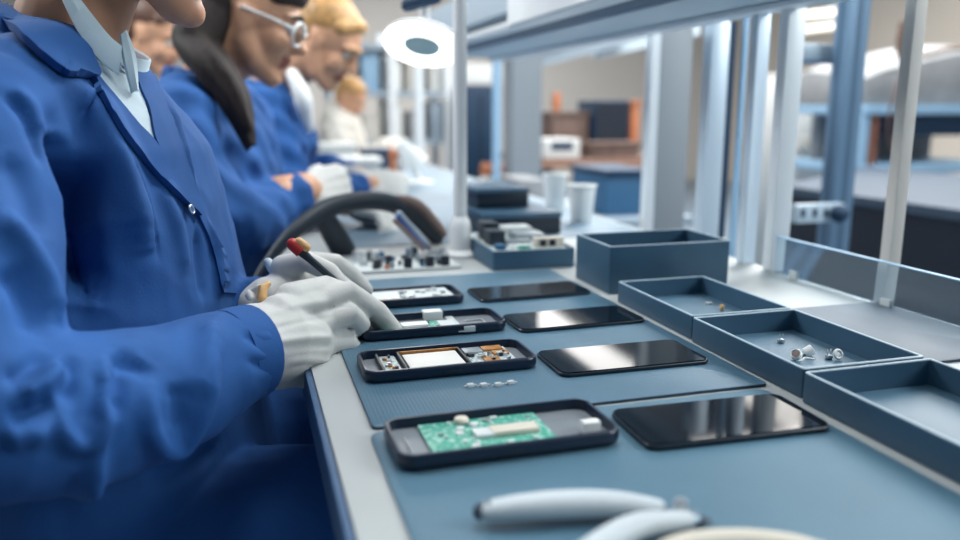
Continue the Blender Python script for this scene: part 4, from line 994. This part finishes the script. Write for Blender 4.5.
# dark doorway cabinet right of the pole
t = bgbox('tall_cabinet', 464, 85, 499, 195, 5.2, .5, 'navy', 'tall dark blue cabinet in the background right behind the lamp pole', 'cabinet'); 
b_ = t.children[0]; me = b_.data
for v in me.vertices:
    if v.co.z < .05: v.co.z = FZ - t.location.z
t2 = MB().quadbox((P(481, 85, 5.2).x-.004, 5.192, FZ+.1), (P(481, 85, 5.2).x+.004, 5.199, .33)).build('door_gap', M['dark'], t)
bgbox('wall_panel', 460, 64, 502, 84, 5.5, .05, 'paper', 'pale horizontal panel above the dark cabinet', 'panel')
# second aisle bench with cartons, monitor
t = empty('side_bench', (P(590, 160, 4.0).x, 4.25, FZ), 'brown-topped bench across the aisle, carrying a monitor and cartons', 'workbench')
xa, xb = P(535, 160, 4).x, P(662, 160, 4).x
MB().quadbox((xa, 3.9, -.06), (xb, 4.6, -.015)).build('tabletop', M['brown'], t, bevel=.004)
MB().quadbox((xa, 3.885, -.06), (xb, 3.8995, -.02)).build('edge_band', M['dullorange'], t, label='orange front edge')
for x in (xa+.05, xb-.05):
    for y in (3.97, 4.53): MB().quadbox((x-.03, y-.03, FZ), (x+.03, y+.03, -.06)).build('leg', M['steel_leg'], t)
MB().quadbox((xa+.1, 4.0, -.42), (xb-.1, 4.5, -.38)).build('lower_shelf', M['alu_grey'], t)
def onbench(name, px0, px1, h, Y, d, m, label, cat, extra=None, z=-.0145, group=None):
    xa_, xb_ = P(px0, 150, Y).x, P(px1, 150, Y).x
    t = empty(name, ((xa_+xb_)/2, Y+d/2, z), label, cat, group)
    MB().quadbox((xa_, Y, z), (xb_, Y+d, z+h)).build('body', M[m], t, bevel=.006)
    if extra: extra(t, (xa_, Y, z), (xb_, Y+d, z+h))
    return t
onbench('brown_carton', 552, 588, .22, 4.2, .25, 'brown', 'brown carton on the side bench, left of the monitor', 'box', lidded('brown'))
def mon(t, lo, hi): MB().quadbox((lo[0]+.01, lo[1]-.006, lo[2]+.06), (hi[0]-.01, lo[1]-.0005, hi[2]-.01)).build('screen', M['dark'], t)
onbench('boxy_monitor', 594, 628, .30, 4.15, .25, 'navy', 'dark boxy monitor on the side bench across the aisle', 'monitor', mon)
onbench('orange_carton', 630, 638, .28, 4.16, .2, 'orange', 'narrow orange carton right of the dark monitor', 'box', lidded('orange'))
onbench('white_machine', 544, 580, .10, 3.95, .18, 'paper', 'low white machine with a dark slot at the front of the side bench', 'machine', lambda t, lo, hi: MB().quadbox((lo[0]+.04, lo[1]-.004, lo[2]+.045), (hi[0]-.04, lo[1]-.0005, lo[2]+.085)).build('slot', M['navy'], t))
onbench('flat_carton', 592, 640, .06, 3.95, .15, 'brown', 'flat brown carton at the front of the side bench', 'box', lidded('brown'))
onbench('orange_bobbin', 553, 560, .10, 4.20, .03, 'orange', 'small orange box standing on the brown carton', 'box', z=.228)
# things low across the aisle, seen between pole and posts
t = bgbox('grey_crate', 520, 180, 548, 210, 2.7, .25, 'grey_obj', 'rounded grey crate beyond the bench, left of the white containers', 'crate', None, legs_to=None)
t = bgbox('blue_crate', 606, 178, 650, 216, 2.5, .3, 'teal', 'dark blue crate beyond the bench, right of the white containers', 'crate', lidded('navy'))
# low trolley carrying the crates
zt = min(P(520, 210, 2.7).z, P(606, 216, 2.5).z)
for nm, lab in (('grey_crate', 0), ('blue_crate', 1)):
    ob = bpy.data.objects[nm]; ob.location.z = zt
t = empty('trolley', (P(585, 215, 2.6).x, 2.7, FZ), 'low grey trolley across the aisle carrying two crates', 'trolley')
xa, xb = P(512, 215, 2.6).x, P(668, 215, 2.6).x
MB().quadbox((xa, 2.42, zt-.03), (xb, 3.05, zt-.001)).build('deck', M['alu_grey'], t, bevel=.004)
for x in (xa+.04, xb-.04):
    for y in (2.47, 3.0): MB().tube([(x, y, FZ), (x, y, zt-.03)], .018, 10).build('leg', M['alu_white'], t)
for i, (px, Y) in enumerate(((487, 3.4), (505, 3.42))):
    q = P(px, 168, Y); b0 = -.10
    t = empty('orange_bottle', (q.x, Y, b0), 'orange-capped bottle in the background right of the lamp pole, %s of two' % ['left', 'right'][i], 'bottle', 'pair of orange-capped bottles')
    MB().lathe([(.032, 0), (.034, .01), (.034, q.z-b0-.045), (.02, q.z-b0-.03)], c=(q.x, Y, b0)).build('body', M['paper'], t)
    MB().lathe([(.03, q.z-b0-.0295), (.032, q.z-b0), (.025, q.z-b0+.02)], c=(q.x, Y, b0)).build('cap', M['orange'], t)
xa, xb = P(462, 180, 3.4).x, P(532, 180, 3.4).x
t = empty('side_table', ((xa+xb)/2, 3.5, FZ), 'small pale table under the orange-capped bottles', 'table')
MB().quadbox((xa, 3.36, -.13), (xb, 3.75, -.101)).build('tabletop', M['alu_grey'], t, bevel=.003)
for x in (xa+.03, xb-.03):
    for y in (3.34, 3.71): MB().quadbox((x-.015, y-.015, FZ), (x+.015, y+.015, -.13)).build('leg', M['alu_white'], t)
# beams high up
for (x0, y0, x1, y1, Y, m, nm, lab) in [(530, 52, 625, 70, 5.0, 'alu_grey', 'roof_beam', 'grey overhead beam in the background, left part'), (600, 42, 700, 58, 4.9, 'shelf_under', 'roof_beam', 'grey overhead beam in the background, right and nearer part')]:
    a, b = P(x0, y1, Y), P(x1, y0-8, Y-.2)
    t = empty(nm, (a+b)/2, lab, 'beam', 'overhead beams')
    v = (b-a).normalized(); up = Vector((0, 0, .085))
    MB().hexa([a, b, b+Vector((0, .12, 0)), a+Vector((0, .12, 0)), a+up, b+up, b+up+Vector((0, .12, 0)), a+up+Vector((0, .12, 0))]).build('web', M[m], t)
    MB().hexa([a+up+Vector((0, -.02, .001)), b+up+Vector((0, -.02, .001)), b+up+Vector((0, .14, .001)), a+up+Vector((0, .14, .001)), a+up+Vector((0, -.02, .035)), b+up+Vector((0, -.02, .035)), b+up+Vector((0, .14, .035)), a+up+Vector((0, .14, .035))]).build('flange', M['dullorange'], t, label='top flange coloured as if lit orange')  # orange colour stands for warm light along the beam edge
# right-hand background: second worktable with a black side, machine rack, lamps
t = empty('black_bench', (2.2, 1.9, FZ), 'low black-sided bench on the right beyond the guard', 'workbench')
zb = -.03
p0, p1 = G(800, 180, zb), G(990, 212, zb)
p0 = G(868, 197, zb); p1 = G(985, 213, zb); dv = (p1-p0); p0 = p0 - dv*1.0; q0, q1 = p0+Vector((1.0, .7, 0)), p1+Vector((1.0, .7, 0))
MB().hexa([(p0.x, p0.y, FZ), (p1.x, p1.y, FZ), (q1.x, q1.y, FZ), (q0.x, q0.y, FZ), (p0.x, p0.y, zb-.032), (p1.x, p1.y, zb-.032), (q1.x, q1.y, zb-.032), (q0.x, q0.y, zb-.032)]).build('body', M['dark'], t)
e = dv.normalized()*.01
MB().hexa([(p0.x-.01, p0.y, zb-.03), (p1.x-.01, p1.y-.01, zb-.03), (q1.x, q1.y, zb-.03), (q0.x, q0.y, zb-.03), (p0.x-.01, p0.y, zb), (p1.x-.01, p1.y-.01, zb), (q1.x, q1.y, zb), (q0.x, q0.y, zb)]).build('tabletop', M['bench_top'], t, label='grey-blue top')
# machine rack with pale blue frame
Y = 3.2
xa, xb = P(862, 150, Y).x, P(1010, 150, Y).x
zt_, zm = P(900, 105, Y).z, P(900, 165, Y).z
t = empty('machine_rack', ((xa+xb)/2, Y+.3, FZ), 'pale blue framed machine rack on the right with a dark bay', 'rack')
for z in (zt_, zm):
    MB().quadbox((xa, Y, z-.045), (xb, Y+.6, z)).build('shelf_board', M['sky'], t, bevel=.003)
for x in (xa+.02, xb-.02):
    for y in (Y+.03, Y+.57): MB().quadbox((x-.02, y-.02, FZ), (x+.02, y+.02, zt_-.045)).build('upright', M['sky'], t)
MB().quadbox((xa+.06, Y+.02, zm+.002), (xa+.10, Y+.05, zt_-.047)).build('rust_strut', M['rust'], t, label='reddish strut')
MB().quadbox((xa+.10, Y+.45, zm+.002), (xb-.05, Y+.5, zt_-.047)).build('back_panel', M['grey_obj'], t)
MB().quadbox((P(917, 130, Y).x, Y+.05, zt_-.15), (xb-.05, Y+.4, zt_-.047)).build('drawer_unit', M['navy'], t, label='dark blue drawer unit')
MB().quadbox((P(885, 180, Y).x, Y+.1, zm-.14), (P(925, 180, Y).x, Y+.4, zm-.047)).build('motor', M['rust'], t, label='reddish-brown motor below the shelf')
MB().quadbox((P(930, 180, Y).x, Y+.05, zm-.16), (P(957, 180, Y).x, Y+.3, zm-.047)).build('control_box', M['paper'], t, label='pale box below the shelf')
# draped grey cover on the rack
t = empty('machine_cover', ((xa+xb)/2, Y+.3, zt_), 'mottled grey draped machine cover lying on the pale blue rack', 'cover')
mb = MB(); prof = [(862, 74), (880, 66), (905, 60), (925, 56), (950, 50), (985, 46), (1010, 46)]
L0 = []
for px, py in prof:
    a = P(px, py, Y+.05); L0.append((a.x, a.z))
mb.loops([[(x, Y+.03, zt_+.001), (x, Y+.03, z-.02), (x, Y+.10, z), (x, Y+.45, z+.03), (x, Y+.55, z), (x, Y+.57, zt_+.001)] for x, z in L0])
mb.build('sheet', M['grey_obj'], t, bevel=.01)
MB().tube([Vector((x, Y+.07, z+.005)) for x, z in L0[2:]], .010, 8, (True, True)).build('piping', M['cable'], t, label='brown edge piping')
t = empty('hanging_cable', P(893, 120, 3.1), 'thin brown cable hanging in front of the pale blue rack', 'cable')
MB().tube(smooth_line([P(905, 66, 3.12), P(898, 85, 3.1), P(891, 108, 3.1), P(888, 128, 3.12), P(892, 150, 3.15)], 20), .007, 8, (True, True)).build('wire', M['cable'], t)
q = P(900, 36, 3.3)
t = empty('lever_bar', q, 'short brown upright bar behind the beige post', 'bar')
MB().tube([P(903, 22, 3.16), P(899, 50, 3.16), P(905, 66, 3.16)], .018, 10).build('bar', M['cable'], t)
# pale machine seen between posts
t = bgbox('white_cabinet', 800, 72, 840, 176, 4.0, .5, 'paper', 'pale machine cabinet seen between the pale and the blue posts', 'cabinet')
b_ = t.children[0]
for v in b_.data.vertices:
    if v.co.z < .1: v.co.z = FZ - t.location.z
q0, q1 = P(800, 98, 3.99), P(842, 103, 3.99)
MB().quadbox((q0.x, 3.985, q1.z), (q1.x, 3.999, q0.z)).build('trim_bar', M['teal'], t)
q0, q1 = P(800, 138, 3.99), P(842, 148, 3.99)
MB().quadbox((q0.x, 3.985, q1.z), (q1.x, 3.999, q0.z)).build('drawer_front', M['cream'], t)
t = empty('control_lever', P(815, 155, 3.9), 'thin dark lever with a ball end on the pale machine cabinet', 'lever')
MB().tube([P(800, 160, 3.9), P(829, 150, 3.9)], .010, 10, (True, True)).build('rod', M['navy'], t); q = P(831, 149, 3.9); MB().ball(q, .022, 12).build('ball_end', M['dark'], t)
for i, (px0, px1, py, Y) in enumerate([(802, 838, 14, 4.6), (804, 836, 28, 5.4)]):
    a, b = P(px0, py+2, Y), P(px1, py-2, Y)
    t = empty('tube_lamp', (a+b)/2, 'glowing tube lamp hanging high behind the pale post, %s of two' % ['upper', 'lower'][i], 'lamp', 'hanging tube lamps')
    MB().tube([a, b], .024, 14, (True, True)).build('tube', M['tube'], t)
    MB().quadbox((a.x, Y-.03, max(a.z, b.z)+.042), (b.x, Y+.03, max(a.z, b.z)+.07)).build('fixture', M['alu_grey'], t)
    for x in (a.x+.03, b.x-.03): MB().tube([(x, Y, max(a.z, b.z)+.07), (x, Y, CZ)], .004, 6).build('wire', M['cable'], t)

# ------------------------------------------------------------------ light
def area(name, loc, size, power, col, target=None, sy=None):
    l = bpy.data.lights.new(name, 'AREA'); l.energy = power; l.color = col; l.shape = 'RECTANGLE'; l.size = size; l.size_y = sy or size
    o = bpy.data.objects.new(name, l); COL.objects.link(o); o.location = loc
    d = (Vector(target) if target else Vector((loc[0], loc[1], -1))) - Vector(loc)
    o.rotation_euler = d.to_track_quat('-Z', 'Y').to_euler()
    return o
area('bench_lamp', (.40, 1.05, 1.95), .9, 23, (.97, .99, 1), (.32, .9, 0), .9)
area('key_lamp', (1.55, 1.75, 1.85), .7, 50, (.95, .985, 1), (0, .85, .1), .7)
area('front_lamp', (2.7, -.45, 1.75), 1.2, 80, (.92, .98, 1), (.2, 1.0, .15))
area('left_lamp', (-1.6, 2.3, 2.05), 1.4, 110, (.94, .985, 1), (.6, 1.4, .3))
area('aisle_lamp', (2.8, 3.4, 2.05), 2.4, 180, (1, .98, .95))
area('far_lamp', (1.8, 7.0, 2.05), 3.0, 230, (1, .98, .95))
area('right_lamp', (4.6, 4.5, 2.0), 2.0, 85, (1, .96, .90))
W = bpy.data.worlds.new('world'); SC.world = W; W.use_nodes = True
W.node_tree.nodes['Background'].inputs['Color'].default_value = (.13, .25, .40, 1); W.node_tree.nodes['Background'].inputs['Strength'].default_value = .34
SC.view_settings.view_transform = 'Standard'; SC.view_settings.look = 'None'; SC.view_settings.gamma = 1; SC.view_settings.exposure = 0
SC.view_settings.use_curve_mapping = False
SC.cycles.use_denoising = True
SC.cycles.max_bounces = 8
SC.cycles.sample_clamp_indirect = 4
